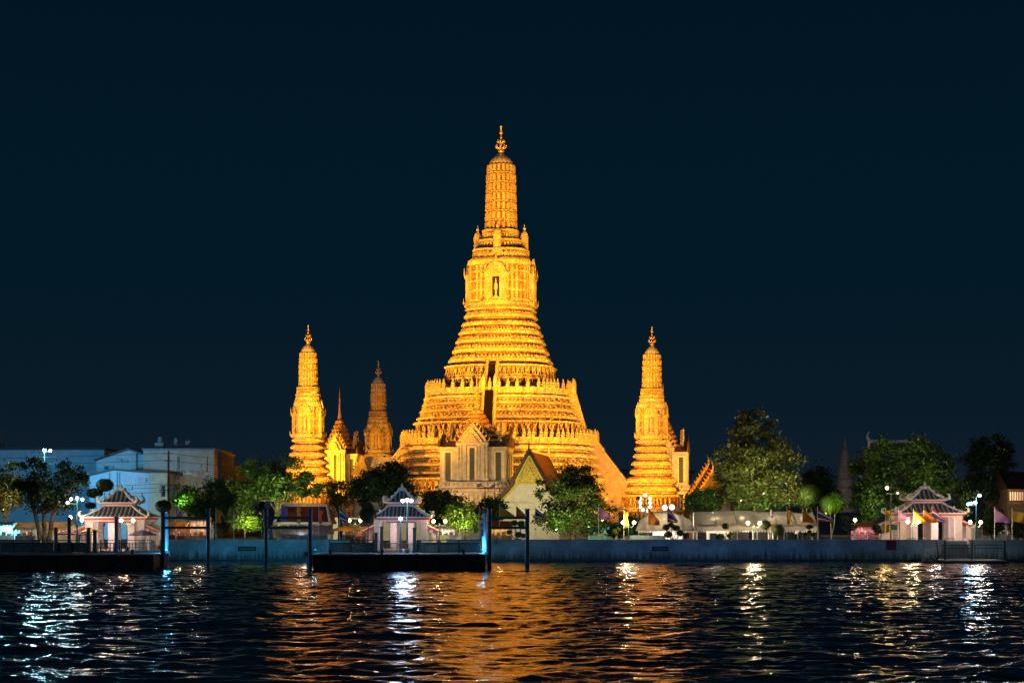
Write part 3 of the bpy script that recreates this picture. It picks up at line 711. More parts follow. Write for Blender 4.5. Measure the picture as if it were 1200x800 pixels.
# ================================================================ pavilions by the water
def hip(mb, w0, d0, w1, d1, z0, z1, sag=.25, ribs=None, cx=0, cy=0):
    """concave hipped roof skin with rolls of tile"""
    n = 4; rings = []
    for k in range(n+1):
        t = k/n; q = t-sag*math.sin(math.pi*t)*.5
        rings.append((w0+(w1-w0)*t, d0+(d1-d0)*t, z0+(z1-z0)*q))
    vs = []; fs = []
    for w_, d_, z in rings: vs += [(cx-w_/2, cy-d_/2, z), (cx+w_/2, cy-d_/2, z), (cx+w_/2, cy+d_/2, z), (cx-w_/2, cy+d_/2, z)]
    for k in range(n):
        for i in range(4): fs.append((k*4+i, k*4+(i+1) % 4, k*4+4+(i+1) % 4, k*4+4+i))
    fs += [(3, 2, 1, 0), tuple(range(n*4, n*4+4))]; mb.add(vs, fs)
    sp_ = .58
    for side in range(4):
        L = w0 if side % 2 == 0 else d0; m = int(L/sp_)
        for j in range(m):
            u = (j+.5)/m*2-1
            pts = []
            for w_, d_, z in rings:
                # keep the roll parallel to the slope; stop where the hip cuts it
                half = (w_ if side % 2 == 0 else d_)/2; xx = u*L/2
                if abs(xx) > half+.01: break
                if side == 0: pts.append((cx+xx, cy-d_/2, z+.05))
                elif side == 1: pts.append((cx+w_/2, cy+xx, z+.05))
                elif side == 2: pts.append((cx+xx, cy+d_/2, z+.05))
                else: pts.append((cx-w_/2, cy+xx, z+.05))
            if len(pts) == 1:
                # short roll near the hip
                (w_, d_, z), (w2, d2, z2) = rings[0], rings[1]; t = .5
                if side == 0: pts.append((cx+xx, cy-(d_+(d2-d_)*t)/2, z+(z2-z)*t))
                elif side == 2: pts.append((cx+xx, cy+(d_+(d2-d_)*t)/2, z+(z2-z)*t))
                elif side == 1: pts.append((cx+(w_+(w2-w_)*t)/2, cy+xx, z+(z2-z)*t))
                else: pts.append((cx-(w_+(w2-w_)*t)/2, cy+xx, z+(z2-z)*t))
            mb.mi = 1; mb.path(pts, [.12]*len(pts), 5); mb.mi = 0
    return rings
def ridges(mb, rings, cx=0, cy=0, curl=.8):
    for a, b_ in ((-1, -1), (1, -1), (1, 1), (-1, 1)):
        P = [(cx+a*w_/2, cy+b_*d_/2, z+.12) for w_, d_, z in rings]; mb.path(P, [.17]*len(P), 5)
        x, y, z = P[0]; mb.path([(x, y, z), (x+a*.28, y+b_*.28, z+.15), (x+a*.22, y+b_*.22, z+curl), (x-a*.05, y-b_*.05, z+curl*1.15)], [.2, .2, .15, .08], 5)
        x, y, z = P[2]; mb.box(x, y, z+.25, .3, .3, .5, .5)
PAVMAT = mat('pavilion_plaster', (0.70, 0.60, 0.56), 0.8, 0.1, 2, 0.1)
def pavilion(label, loc, rz=0):
    t = thing('river_pavilion', label, 'pavilion', loc, rz, 'white Chinese style landing pavilions')
    f = MB(); f.b2(-5.6, 5.6, -4.2, 4.6, -.6, .06); f.b2(-1.6, 1.6, -4.9, -4.2, -.6, -.15); f.build('floor', M_WHITE, t)
    for x in (-3.6, 3.6):
        for y in (-3.4, 0, 3.4):
            c = MB(); c.box(x, y, 2.35, .85, .85, 4.7); c.box(x, y, .2, 1.05, 1.05, .4); c.box(x, y, 4.5, 1.05, 1.05, .2); c.build('column', PAVMAT, t)
    for x in (-1.35, 1.35):
        c = MB(); c.box(x, 3.3, 2.3, 1.3, .35, 4.6); c.build('column', PAVMAT, t)
        c = MB(); c.box(x, .5, 2.3, .95, .6, 4.6); c.build('column', PAVMAT, t)
    for s in (-1, 1):
        for y in (-2.9, 0, 2.9):
            c = MB(); c.box(s*5.1, y, 1.65, .55, .55, 3.3); c.box(s*5.1, y, .15, .7, .7, .3); c.build('side_column', PAVMAT, t)
        sr = MB(); sr.prismY([(s*3.9, 4.3), (s*5.75, 3.35), (s*5.75, 3.2), (s*3.9, 4.05)][::-s], -3.5, 3.5)
        sr.build('side_roof', PAVMAT, t)
        st = MB(); st.prismY([(s*4.0, 4.02), (s*5.7, 3.18), (s*5.7, 3.0), (s*4.0, 3.7)][::-s], -3.45, 3.45); st.b2(min(s*4.9, s*5.3), max(s*4.9, s*5.3), -3.3, 3.3, 3.0, 3.12); st.build('red_trim', M_RED, t)
        lw = MB(); lw.b2(s*5.1-.12, s*5.1+.12, -2.9, 2.9, 0, .9); lw.build('parapet', PAVMAT, t)
    be = MB(); be.b2(-4.1, 4.1, -3.85, 3.85, 4.7, 5.0); be.build('ceiling', PAVMAT, t)
    rd = MB(); rd.b2(-4.35, 4.35, -4.1, 4.1, 5.0, 5.28); rd.b2(-2.2, 2.2, -3.6, -3.45, 4.5, 4.68); rd.build('red_beam', M_RED, t)
    lr = MB(); lr.b2(-4.5, 4.5, -4.25, 4.25, 5.282, 5.42); rings = hip(lr, 8.9, 8.4, 3.9, 3.4, 5.43, 7.2); lo = lr.build('lower_roof', [M_TILE, M_ROLL], t)
    rg = MB(); ridges(rg, rings, 0, 0, .75)
    for s in (-1, 1): rg.b2(-4.52, 4.52, s*4.27-.08, s*4.27+.08, 5.29, 5.5); rg.b2(s*4.52-.08, s*4.52+.08, -4.2, 4.2, 5.29, 5.5)
    rg.build('ridge', M_WHITE, lo)
    nk = MB(); nk.b2(-1.95, 1.95, -1.7, 1.7, 6.9, 7.65); nk.build('neck', PAVMAT, t)
    r2 = MB(); r2.b2(-2.35, 2.35, -2.1, 2.1, 7.55, 7.75); r2.build('upper_red_beam', M_RED, t)
    ur = MB(); rings = hip(ur, 4.9, 4.5, .9, .6, 7.76, 9.9, .3); uo = ur.build('upper_roof', [M_TILE, M_ROLL], t)
    rg = MB(); ridges(rg, rings, 0, 0, .9)
    for q in range(5):
        for a in (-1, 1):
            for b_ in (-1, 1):
                k = min(4, q); w_, d_, z = rings[k]; rg.ball(a*w_/2*1.02, b_*d_/2*1.02, z+.28, .26-.02*q, 6, 4)
    rg.box(0, 0, 10.0, 1.2, .8, .45, .8); rg.ball(0, 0, 10.35, .32, 8, 5); rg.ball(0, 0, 10.75, .18, 6, 4); rg.tube((0, 0, 10.8), (0, 0, 11.2), .07, .02, 5)
    for s in (-1, 1): rg.b2(-2.5, 2.5, s*2.3-.07, s*2.3+.07, 7.72, 7.9); rg.b2(s*2.5-.07, s*2.5+.07, -2.25, 2.25, 7.72, 7.9)
    rg.build('ridge', M_WHITE, uo)
    rl = MB()
    for s in (-1, 1):
        for k in range(9): rl.box(s*(1.9+.16*k), -3.45, .55, .04, .04, .9)
        rl.tube((s*1.75, -3.45, 1.0), (s*3.2, -3.45, 1.0), .04, .04, 5)
    rl.build('gate', M_STEELG, t)
    return t
pa = pavilion('white pavilion behind the middle pontoon, roof washed in blue light', (X(470, 247), 249.5, 1.5)); pa.scale = (.93, .95, .86)
dup(pa, 'white pavilion with red beams on the left, by the purple umbrellas', (X(132, 247)+.6, 249.5, 1.5), scale=(1.04, 1, .86))
dup(pa, 'white pavilion with red beams on the right, behind the row of flags', (X(1095, 250)-.8, 252.5, GZ), scale=(1.1, 1, .8))
for px, D, z0, pw, cl in ((470, 249, 5.3, 300, (1, .80, .72)), (132, 249, 5.3, 380, (1, .82, .74)), (1094, 252, 5.8, 380, (1, .78, .68))):
    t = thing('ceiling_lamp', {470: 'ceiling lamp inside the middle pavilion', 132: 'ceiling lamp inside the left pavilion', 1094: 'ceiling lamp inside the right pavilion'}[px], 'lamp', (X(px, D), D, z0), 0, 'pavilion ceiling lamps')
    b = MB(); b.box(0, 0, .45, .9, .3, .1); b.build('lamp_housing', M_WHITE, t)
    lamp('pavilion_lamp', (X(px, D), D-2.0, z0-.5), pw, cl, .3)
    lamp('pavilion_front_fill', (X(px, D)+(2.5 if px > 600 else -1.5), D-9, z0+1.5), pw*(2.2 if px == 470 else 1.1), (.62, .74, 1.0) if px == 470 else cl, .3, 'SPOT', (X(px, D), D, z0), 110, 1)  # added fill spot brightening the pavilion front, without a fixture

# ================================================================ river wall in sections
def wall(x0, x1, label, D=240.0, top=3.08, panels=False, drains=()):
    t = thing('river_wall', label, 'wall', (x0, D, 0), 0, 'sections of the concrete river wall')
    L = x1-x0
    b = MB(); b.b2(0, L, 0, .55, -1.5, top-.18)
    n = max(1, int(L/6.2))
    for k in range(n+1):
        xx = min(L-.15, max(.15, k*L/n)); b.b2(xx-.012, xx+.012, -.01, .02, .5, top-.2)
    b.build('wall_face', M_WALLC, t)
    c = MB(); c.b2(-.04, L+.04, -.09, .64, top-.178, top); c.build('coping', M_WALLC, t)
    ft = MB(); ft.b2(0, L, -.16, -.003, -1.5, .33, 1); ft.build('wet_foot', M_WET, t)
    if panels:
        p = MB(); k = .5
        while k < L-.9: p.b2(k, k+.55, -.06, -.004, 1.75, 2.35); p.b2(k+.1, k+.45, -.10, -.062, 1.9, 2.2); k += .85
        p.b2(0, L, -.08, -.004, 2.45, 2.6); p.build('panel_row', M_WALLC, t)
    for px0, px1 in drains:
        a_, b_ = X(px0, D)-x0, X(px1, D)-x0
        d = MB(); d.b2(a_, b_, -.07, -.004, 1.5, 2.12); d.build('drain_plaque', M_DARK, t)
        d = MB(); d.b2(a_+.15, b_-.15, -.11, -.072, 1.62, 2.0); d.build('drain_grate', mat('grate_grey', (.12, .13, .14), .6), t)
    return t
wall(-80, -65, 'grey river wall section at the far left behind the pontoon railing')
wall(-48.5, -22.5, 'river wall section lit teal between the left and middle pavilions', drains=((279, 300),))
wall(-9, X(1086, 240), 'long dark blue river wall from the middle pontoon to the right pavilion', drains=((764, 783),))
wall(X(1086, 240), X(1103, 240), 'pale green wall section with decorative panels beside the small landing', panels=True)
wall(X(1103, 240), X(1136, 240), 'low wall section behind the small landing stage', D=241.2, top=2.9)
wall(X(1136, 240), 88, 'grey wall section with panel row at the far right', panels=True)

sg = MB(); sg.b2(X(1038.5, 240), X(1050, 240), 239.80, 239.90, Z(644, 240), Z(632.6, 240)); tag(sg.build('square_sign', mat('magenta_panel', (.22, .01, .07), .6)), 'square magenta panel hanging on the river wall by the right pavilion', 'sign')

# ================================================================ pontoons
def railing(mb, x0, x1, y, z, h=1.5, step=.32, mesh=False):
    n = max(1, int((x1-x0)/2.2))
    for k in range(n+1):
        xx = x0+(x1-x0)*k/n; mb.box(xx, y, z+h/2, .13, .13, h)
    for zz in (.12, .78*h, h): mb.tube((x0, y, z+zz), (x1, y, z+zz), .045, .045, 5)
    k = x0
    while k < x1:
        mb.box(k, y, z+h*.42, .035, .035, h*.7); k += step
def pontoon(label, x0, x1, y0, y1, gaps, rails, tyres=8, deck=1.9):
    t = thing('pontoon', label, 'pontoon', ((x0+x1)/2, y0, 0)); cx = (x0+x1)/2
    def q(x): return x-cx
    L = x1-x0; W = y1-y0
    h = MB(); h.add([(-L/2+.4, .3, -.6), (L/2-.4, .3, -.6), (L/2-.4, W-.3, -.6), (-L/2+.4, W-.3, -.6), (-L/2, 0, .3), (L/2, 0, .3), (L/2, W, .3), (-L/2, W, .3), (-L/2, 0, deck-.12), (L/2, 0, deck-.12), (L/2, W, deck-.12), (-L/2, W, deck-.12)],
              [(3, 2, 1, 0)]+[(i, (i+1) % 4, 4+(i+1) % 4, 4+i) for i in range(4)]+[(4+i, 4+(i+1) % 4, 8+(i+1) % 4, 8+i) for i in range(4)]+[(8, 9, 10, 11)])
    for k in range(int(L/1.6)): h.b2(-L/2+.5+k*1.6, -L/2+.62+k*1.6, -.1, .002, .1, deck-.2)
    h.tube((-L/2, -.06, deck-.35), (L/2, -.06, deck-.35), .13, .13, 6); h.build('hull', M_HULL, t)
    d = MB(); d.b2(-L/2-.05, L/2+.05, -.08, W+.05, deck-.118, deck); d.build('deck', M_DECK, t)
    for k in range(tyres):
        ty = MB(); xx = -L/2+1.6+k*(L-3.2)/(tyres-1); N = 12
        vs = []; fs = []
        for i in range(N):
            a = 2*math.pi*i/N
            for j in range(6):
                b_ = 2*math.pi*j/6; r = .36+.13*math.cos(b_); vs.append((xx+r*math.cos(a), -.24+.13*math.sin(b_), .95+r*math.sin(a)))
        for i in range(N):
            for j in range(6): fs.append((i*6+j, ((i+1) % N)*6+j, ((i+1) % N)*6+(j+1) % 6, i*6+(j+1) % 6))
        ty.add(vs, fs); ty.build('tyre', M_RUBBER, t, True)
    for (a, b_, yy, st) in rails:
        r = MB(); railing(r, q(a), q(b_), yy-y0, deck, 1.5, st); r.build('railing', M_STEELG, t)
    for s in (-L/2+2, -L*.1, L/2-2.5):
        bo = MB(); bo.loft(CIR, [(.16, deck), (.16, deck+.35), (.24, deck+.4), (.24, deck+.5)], s, .4); bo.build('bollard', M_STEELG, t)
    return t
PX = lambda px: X(px, 208.1)
pontoon('long dark pontoon at the left with railings and pale deck', -74, -41.2, 200, 208.4, [], [(-73.5, PX(62), 208.1, .34), (PX(68), PX(104), 208.1, .34), (PX(118), PX(140), 208.1, .3), (PX(142), PX(178), 208.1, .34)], 10)
pontoon('dark pontoon in the middle in front of the blue lit pavilion', -22.9, -3.1, 200, 208.4, [], [(PX(386), PX(438), 208.1, .42), (PX(489), PX(562), 208.1, .42)], 6)

# dark mesh panels on the pontoon railings
for a, b_, lb in ((0, 62, 'left of the tree'), (68, 103, 'in front of the big tree stems'), (386, 437, 'left of the middle pavilion'), (490, 561, 'right of the middle pavilion')):
    m_ = MB(); m_.b2(PX(a), PX(b_), 208.18, 208.21, 2.05, 3.05); tag(m_.build('railing_panel', mat('dark_teal_panel', (.13, .22, .25), .6, .3, .8)), 'dark teal panel fixed to the pontoon railing '+lb, 'panel', 'railing panels on the pontoons')

# gate posts on the pontoons
for px, h_, lb in ((67, 2.9, 'short'), (82.5, 4.2, 'tall'), (105, 2.9, 'stout'), (112.5, 2.6, 'slim'), (137.5, 4.2, 'dark blue'), (441, 2.3, 'thin'), (447.5, 3.0, 'middle'), (486, 2.9, 'dark')):
    m_ = MB(); m_.box(0, 0, h_/2, .36, .36, h_); m_.box(0, 0, h_+.04, .5, .5, .1); m_.box(0, 0, .1, .6, .6, .2)
    o = m_.build('gate_post', M_STEELB if px == 137.5 else M_STEELG); o.location = (PX(px), 207.6, 1.9)
    tag(o, {67: 'short gate post beside the left tree trunk on the left pontoon', 82.5: 'tall dark gate post under the warm lamp on the left pontoon', 105: 'stout post left of the gangway on the left pontoon', 112.5: 'slim post near the gold parasol on the left pontoon', 137.5: 'tall blue gate post before the left pavilion', 441: 'thin gate post left of the middle pavilion gate', 447.5: 'middle gate post beside the middle pavilion gate', 486: 'dark gate post right of the lamp on the middle pontoon'}[px], 'post', 'gate posts on the pontoons')
def gangway(label, x, y0, z0, y1, z1, w_=2.4):
    t = thing('gangway', label, 'gangway', (x, y0, z0)); L = y1-y0; dz = z1-z0
    d = MB(); d.add([(-w_/2, 0, .02), (w_/2, 0, .02), (w_/2, L, dz+.02), (-w_/2, L, dz+.02), (-w_/2, 0, -.25), (w_/2, 0, -.25), (w_/2, L, dz-.25), (-w_/2, L, dz-.25)], [(0, 1, 2, 3), (7, 6, 5, 4), (0, 4, 5, 1), (1, 5, 6, 2), (2, 6, 7, 3), (3, 7, 4, 0)]); d.build('ramp', M_DECK, t)
    for s in (-1, 1):
        r = MB()
        for zz in (.5, 1.1): r.tube((s*w_/2, 0, zz), (s*w_/2, L, dz+zz), .04, .04, 5)
        for k in range(15): r.box(s*w_/2, L*k/14, dz*k/14+.55, .06, .06, 1.1)
        r.build('handrail', M_STEELG, t)
gangway('gangway from the left pontoon to the left pavilion', PX(96), 208.6, 1.92, 239.0, 1.55)
gangway('gangway from the middle pontoon to the middle pavilion', PX(463), 208.6, 1.92, 239.0, 1.55)

# small landing stage at the right
ls = thing('landing_stage', 'small green railed landing stage below the right pavilion', 'landing stage', (X(1135, 234), 231, 0)); cx = X(1135, 234)
b = MB(); b.b2(-4.0, 4.0, 0, 8.6, -.5, .35); b.b2(4.0, 4.7, .3, 2, -.4, .2); b.build('hull', M_HULL, ls)
b = MB(); b.b2(-4.1, 4.1, -.1, 8.7, .353, .48); b.build('deck', M_DECK, ls)
b = MB(); railing(b, -3.9, -.4, .15, .48, 2.0, .5); railing(b, .1, 4.0, .15, .48, 2.0, .5)
for xx in (-3.9, -.3, 4.0): b.box(xx, .15, 1.7, .28, .28, 2.4); b.ball(xx, .15, 3.0, .2, 6, 4)
b.build('railing', M_STEELG, ls)
b = MB()
for k in range(5): b.b2(-6.2+.3*k, -4.4, 3+.8*k, 3.8+.8*k, .1, .4+.35*k)
b.build('steps', M_WALLC, ls)
ah = MB(); ah.path([(-5.5, 0, .2), (-4.8, 0, .9), (-4.9, 0, 2.2), (-5.1, 0, 3.0)], [.09, .09, .07, .05], 6); ah.path([(-5.9, 0, 1.0), (-5.5, 0, .5), (-4.9, 0, .6), (-4.5, 0, 1.2)], [.05, .08, .08, .05], 6)
ah.build('mooring_hook', M_DARK, ls)

# mooring pile frames: two piles and two cross beams
def frame(label, xa, xb, D, lean=0.0, beams=(6.05, 4.9), far=None):
    t = thing('pile_frame', label, 'mooring frame', ((xa+xb)/2, D, 0), 0, 'blue mooring frames by the pontoons'); h = (xb-xa)/2
    for s in (-1, 1):
        p = MB(); p.tube((s*h, 0, -2), (s*h+lean, 0, 7.0), .25, .25, 12); p.tube((s*h+lean, 0, 7.0), (s*h+lean, 0, 7.12), .3, .3, 12)
        p.build('pile', M_STEELB, t, False)
    for z in beams:
        b_ = MB(); b_.box(0, -.05, z, 2*h-.4, .28, .30); b_.build('cross_beam', M_STEELB, t)
    return t
frame('blue mooring frame at the right end of the left pontoon', X(190, 204), X(243, 204), 204.5)
frame('blue mooring frame left of the middle pontoon', X(311, 203), X(363, 203), 203.5)
frame('blue mooring frame right of the middle pontoon', X(573.5, 203), X(618, 203), 203.2)
def pile(label, px, D, top, y0=-2):
    t = thing('guide_pile', label, 'pile', (X(px, D), D, 0), 0, 'single guide piles at the pontoon ends')
    p = MB(); p.tube((0, 0, -2), (0, 0, top), .27, .27, 12); p.build('tube', mat('pale_blue_steel', (.25, .45, .6), .35, .2, 2), t, False)
    c = MB(); c.box(0, 0, 1.75, 1.0, .9, .5); c.tube((-.5, -.3, 1.9), (.5, -.3, 1.9), .16, .16, 6); c.build('collar', M_STEELB, t)
pile('cyan lit guide pile at the right end of the left pontoon', 194.8, 209.2, 6.6)
pile('cyan lit guide pile at the right end of the middle pontoon', 567.8, 209, 6.6)
pile('dark guide pile with collar at the left end of the middle pontoon', 361.5, 206, 3.9)
# plastic chair on the middle pontoon
ch = thing('plastic_chair', 'turquoise plastic chair at the left end of the middle pontoon', 'chair', (X(375.5, 207), 207, 1.9), R(70)); MC = mat('turquoise_plastic', (.06, .5, .5), .4)
b = MB(); b.box(0, 0, .45, .5, .48, .05); b.build('seat', MC, ch)
b = MB(); b.box(0, .25, .8, .5, .05, .55, .9); b.build('backrest', MC, ch)
for sx in (-1, 1):
    for sy in (-1, 1):
        b = MB(); b.tube((sx*.2, sy*.2, .43), (sx*.26, sy*.26, 0), .03, .025, 5); b.build('leg', MC, ch)
    b = MB(); b.path([(sx*.26, -.2, .45), (sx*.27, -.2, .68), (sx*.27, .24, .70)], [.03, .03, .03], 5); b.build('armrest', MC, ch)
# warm lamps that light the front of the small spired hall
for lx, nm in ((-9, 'left'), (9, 'right')):
    floodlight(LP(lx, -52, 8.5), LP(0, -33, 17.5), 10500, 70, col=(1, .50, .13), label='warm floodlight in front of the small spired hall on its '+nm)
# ================================================================ lamps
WARM = (1.0, .66, .34); WHT = (.85, .93, 1.0)
def globe_lamp(label, px, D, py, heads=((0, 0),), power=60, col=WARM, es=22, base=None, gr=.24, m=None, group='globe lamps along the promenade'):
    z = Z(py, D); base = GZ if base is None else base
    t = thing('globe_lamp', label, 'street lamp', (X(px, D), D, base), 0, group); h = z-base
    p = MB(); p.loft(CIR, [(.2, 0), (.2, .5), (.1, .6), (.07, .8), (.055, h-.3), (.09, h-.25)]); 
    for dx, dz in heads:
        if abs(dx) > .05: p.path([(0, 0, h-.5), (dx*.6, 0, h-.75+dz), (dx, 0, h-.3+dz)], [.05, .05, .05], 5)
    p.build('post', m or M_POLE, t)
    for i, (dx, dz) in enumerate(heads):
        g_ = MB(); g_.ball(dx, 0, h+dz, gr, 10, 7); g_.build('globe', glow('globe_%02d%02d%02d_%d' % (col[0]*99, col[1]*99, col[2]*99, es), col, es), t, True)
    lamp('globe_light', (X(px, D), D-.6, z+.1), 2.1*power*len(heads), col, .22)
    return t
globe_lamp('single white globe lamp left of the left pavilion', 96, 244, 609, es=25, power=160, base=1.5)
globe_lamp('twin globe lamp in front of the left pavilion columns', 149, 241.5, 609.5, ((-.83, 0), (.83, 0)), es=25, power=110, base=1.5)
globe_lamp('warm lamp above the tall gate post of the left pontoon', 82.5, 243, 606, es=30, power=120)
globe_lamp('twin globe lamp right of the middle pavilion', 515, 246, 610.5, ((-.82, 0), (.82, 0)), es=20, power=120)
globe_lamp('twin globe lamp with amber and white heads left of the dark clipped tree', 416, 246, 609.5, ((-.8, 0), (.8, 0)), col=(1, .52, .18), es=20, power=120)
globe_lamp('twin globe lamp beside the hanging yellow flag, left of the arched tent', 736.5, 243.5, 612, ((-.78, 0), (.78, 0)), es=24, power=200)
globe_lamp('twin globe lamp in front of the long canvas canopy', 883.5, 243.5, 612.5, ((-.84, 0), (.84, 0)), es=30, power=300)
globe_lamp('twin globe lamp among the flags of the right pavilion', 1070, 243.5, 611, ((-.72, 0), (.72, 0)), es=30, power=190)
globe_lamp('twin amber globe lamp right of the right pavilion', 1143, 244, 611.5, ((-.75, 0), (.75, 0)), col=(1, .60, .25), es=26, power=170)
globe_lamp('small globe lamp amid the flower stalls left of the magenta panel', 1002, 252, 609, es=22, power=110)
globe_lamp('white globe lamp behind the purple flag near the big tree', 706, 262, 610, es=12, power=90)
# ring of white balls on one post, behind the arched tent
t = thing('cluster_lamp', 'tall lamp with a ring of nine white balls before the right satellite tower', 'street lamp', (X(756, 262), 262, GZ)); h0 = Z(597, 262)-GZ; h1 = Z(580, 262)-GZ
p = MB(); p.tube((0, 0, 0), (0, 0, h1-.2), .1, .08, 8)
balls = [(0, h1, .0)]+[(s*.75, h1-.5-.62*k+0.0, 0) for k in range(3) for s in (-1, 1)]+[(-.35, h1-2.2, 0), (.4, h1-2.35, 0)]
for bx_, bz, _ in balls[1:]: p.path([(0, 0, bz-.35), (bx_*.6, 0, bz-.45), (bx_, 0, bz-.15)], [.05, .04, .04], 5)
p.build('post', M_POLE, t)
for bx_, bz, _ in balls:
    g_ = MB(); g_.ball(bx_, 0, bz, .26, 10, 6); g_.build('globe', glow('milk_globe', (1, .93, .82), 2.2), t, True)
for px, py, lb in ((779, 594.5, 'left'), (787.5, 594, 'right')):
    globe_lamp('milky ball lamp just above the arched tent, %s of the pair' % lb, px, 262, py, col=(1, .95, .88), es=2, power=20, gr=.42, group='ball lamps behind the tent')

def mast(label, px, D, base, top_py, heads, m=M_POLE, arm=0.0):
    """tall post with flood heads: heads = (dx, py, colour, emission, watts)"""
    t = thing('lamp_mast', label, 'street lamp', (X(px, D), D, base)); h = Z(top_py, D)-base
    p = MB(); p.loft(CIR, [(.22, 0), (.22, .4), (.12, .5), (.09, h*.6), (.06, h)])
    if arm: p.tube((-arm, 0, h-.15), (arm, 0, h-.15), .05, .05, 5)
    p.build('post', m, t)
    for i, (dx, py, col, es, wt) in enumerate(heads):
        z = Z(py, D)-base
        b_ = MB(); b_.box(dx, .14, z+.06, .44, .3, .34); b_.tube((dx, .1, z), (0, 0, z-.2), .04, .04, 4); hd = b_.build('lamp_head', M_STEELG, t)
        l_ = MB(); l_.ball(dx, -.12, z, .19, 10, 6); l_.build('lens', glow('mast_%d_%d_%d' % (col[0]*99, col[1]*99, es), col, es), hd, True)
        if wt: lamp('mast_light', (X(px, D)+dx, D-1.0, base+z), wt*.5, col, .45)
    return t
BLU = (.35, .62, 1.0)
mast('tall mast with three white heads on the middle pontoon', 477.3, 206.5, 1.9, 586, ((-.55, 586.5, WHT, 30, 0), (0, 585.5, WHT, 30, 900), (.5, 586.5, WHT, 30, 0)))
mast('short mast with a dazzling blue white floodlight on the middle pontoon', 469.6, 207.2, 1.9, 610, ((0, 607.5, (.28, .50, 1.0), 110, 450),), m=M_STEELB)
mast('mast with three cool white heads behind the left pontoon', 90.5, 222+20, 1.5, 584, ((-.85, 584.5, (.6, .9, 1), 28, 0), (0, 583.5, (.6, .9, 1), 28, 1500), (.75, 585, (.6, .9, 1), 28, 0), (-1.3, 589, (.6, .9, 1), 30, 0)))
mast('very tall mast with a dazzling cyan white lamp above the dark tree', 52, 262, GZ, 529, ((0, 527.5, (.45, .85, 1.0), 160, 6000), (.9, 528, (.45, .85, 1), 60, 0)))
mast('green mast with amber lamp and bracket beside the green sign', 1044, 244, GZ, 577, ((-.55, 571.5, (1, .62, .22), 50, 700), (.95, 577.5, (.9, .85, .7), .6, 0)), arm=.7)
mast('green mast with white star bright lamp right of the right pavilion', 1144, 242, GZ, 582, ((.45, 580.5, (1, .88, .80), 70, 1500), (-.75, 589.5, (.2, .55, 1), 40, 500), (-.15, 588.5, (.5, .8, 1), 60, 0), (-1.15, 590.5, (.2, .55, 1), 30, 0)))
mast('dark mast with unlit floodlights and cross arm behind the middle pontoon', 568.3, 236, GZ, 570, ((-.75, 568.5, (.05, .05, .06), 0, 0), (1.1, 570, (.05, .05, .06), 0, 0)), m=M_STEELG, arm=1.2)
# blue work lamps low on the pontoon ends
for px, D, lb, pw in ((197.0, 208.2, 'at the right end of the left pontoon', 600), (565, 209.6, 'at the right end of the middle pontoon', 480), (371, 209, 'beside the turquoise chair', 110)):
    t = thing('work_lamp', 'small blue work lamp '+lb, 'lamp', (X(px, D), D-1.3, 2.0), 0, 'blue work lamps on the pontoons')
    b_ = MB(); b_.box(0, 0, .12, .3, .2, .24); b_.build('lamp_head', M_STEELG, t); l_ = MB(); l_.box(0, -.02, .255, .24, .16, .02); l_.build('lens', glow('blue_lens', (.05, .45, 1), 5), t)
    lamp('work_light', (X(px, D), D-1.5, 2.7), pw, (.08, .52, 1.0), .1)
# blue spots that wash the river wall from the pontoons
for x_, pw, lb, cl in ((X(300, 226), 4200, 'left of the middle pontoon', (.0, .50, 1.0)), (X(500, 226), 2600, 'behind the middle pontoon', (.10, .5, .8))):
    lamp('wall_wash', (x_, 216, 2.6), pw, cl, .3, 'SPOT', (x_, 240, 1.8), 110, 1)
lamp('landing_light', (X(1128, 234), 226, 5.5), 420, (.6, .85, 1.0), .2, 'SPOT', (X(1128, 234), 234, 1), 110, 1)
lamp('wall_wash', (X(820, 226), 200, 4), 6500, (.06, .30, .85), .5, 'SPOT', (X(820, 240), 240, 1.5), 100, 1)

# ================================================================ flags
def flag(label, px, D, pole_top, x1, y0, y1, mats, style='tri', base=GZ, ph=0.0, pole_m=None):
    """pole at px; cloth from the pole to x1 between y0 and y1 (photo heights)"""
    t = thing('flag', label, 'flag', (X(px, D), D, base), 0, 'flags on poles along the promenade')
    h = Z(pole_top, D)-base
    p = MB(); p.tube((0, 0, 0), (0, 0, h), .045, .03, 6); p.ball(0, 0, h, .07, 6, 4); p.build('pole', pole_m or M_POLEW, t)
    L = (x1-px)*D/F; zt = Z(y0, D)-base; zb = Z(y1, D)-base; n = 10; rows_ = 10 if len(mats) > 1 else 5
    H = zt-zb; vs = []; fs = []; mi = []
    for i in range(n+1):
        u = i/n
        for j in range(rows_+1):
            v = j/rows_
            if style == 'tri':      # drooping fly: the top edge sinks towards the free end
                zz = zt-H*.78*u**1.15-(H*(1-.80*u))*v*1.0 if True else 0
                zz = (zt-H*.80*u**1.1)*(1-v)+(zb+H*.02*math.sin(6*u))*v if H > 0 else zz
            elif style == 'rect':
                zz = zt-.18*abs(L)*u-(H-.18*abs(L))*v
            else:                   # hanging limp
                zz = zt-.15*u*H-(H*(.85-.1*u))*v
            vs.append((L*u+(.10*math.sin(9*v+ph) if style == 'hang' else 0), .22*math.sin(7*u+3*v+ph)*u+(.15*math.sin(5*u) if style == 'hang' else 0), zz))
    for i in range(n):
        for j in range(rows_):
            a = i*(rows_+1)+j; fs.append((a, a+1, a+rows_+2, a+rows_+1))
            if len(mats) > 1:
                v = (j+.5)/rows_; mi.append(0 if v < .18 or v > .82 else (1 if v < .34 or v > .66 else 2))
            else: mi.append(0)
    c = MB(); c.add(vs, fs); c.m = mi; o = c.build('cloth', mats, t, True)
    sm = o.modifiers.new('thickness', 'SOLIDIFY'); sm.thickness = .02
    return t
TH_ = [M_FR, M_FW, M_FB]
DF = 244.3
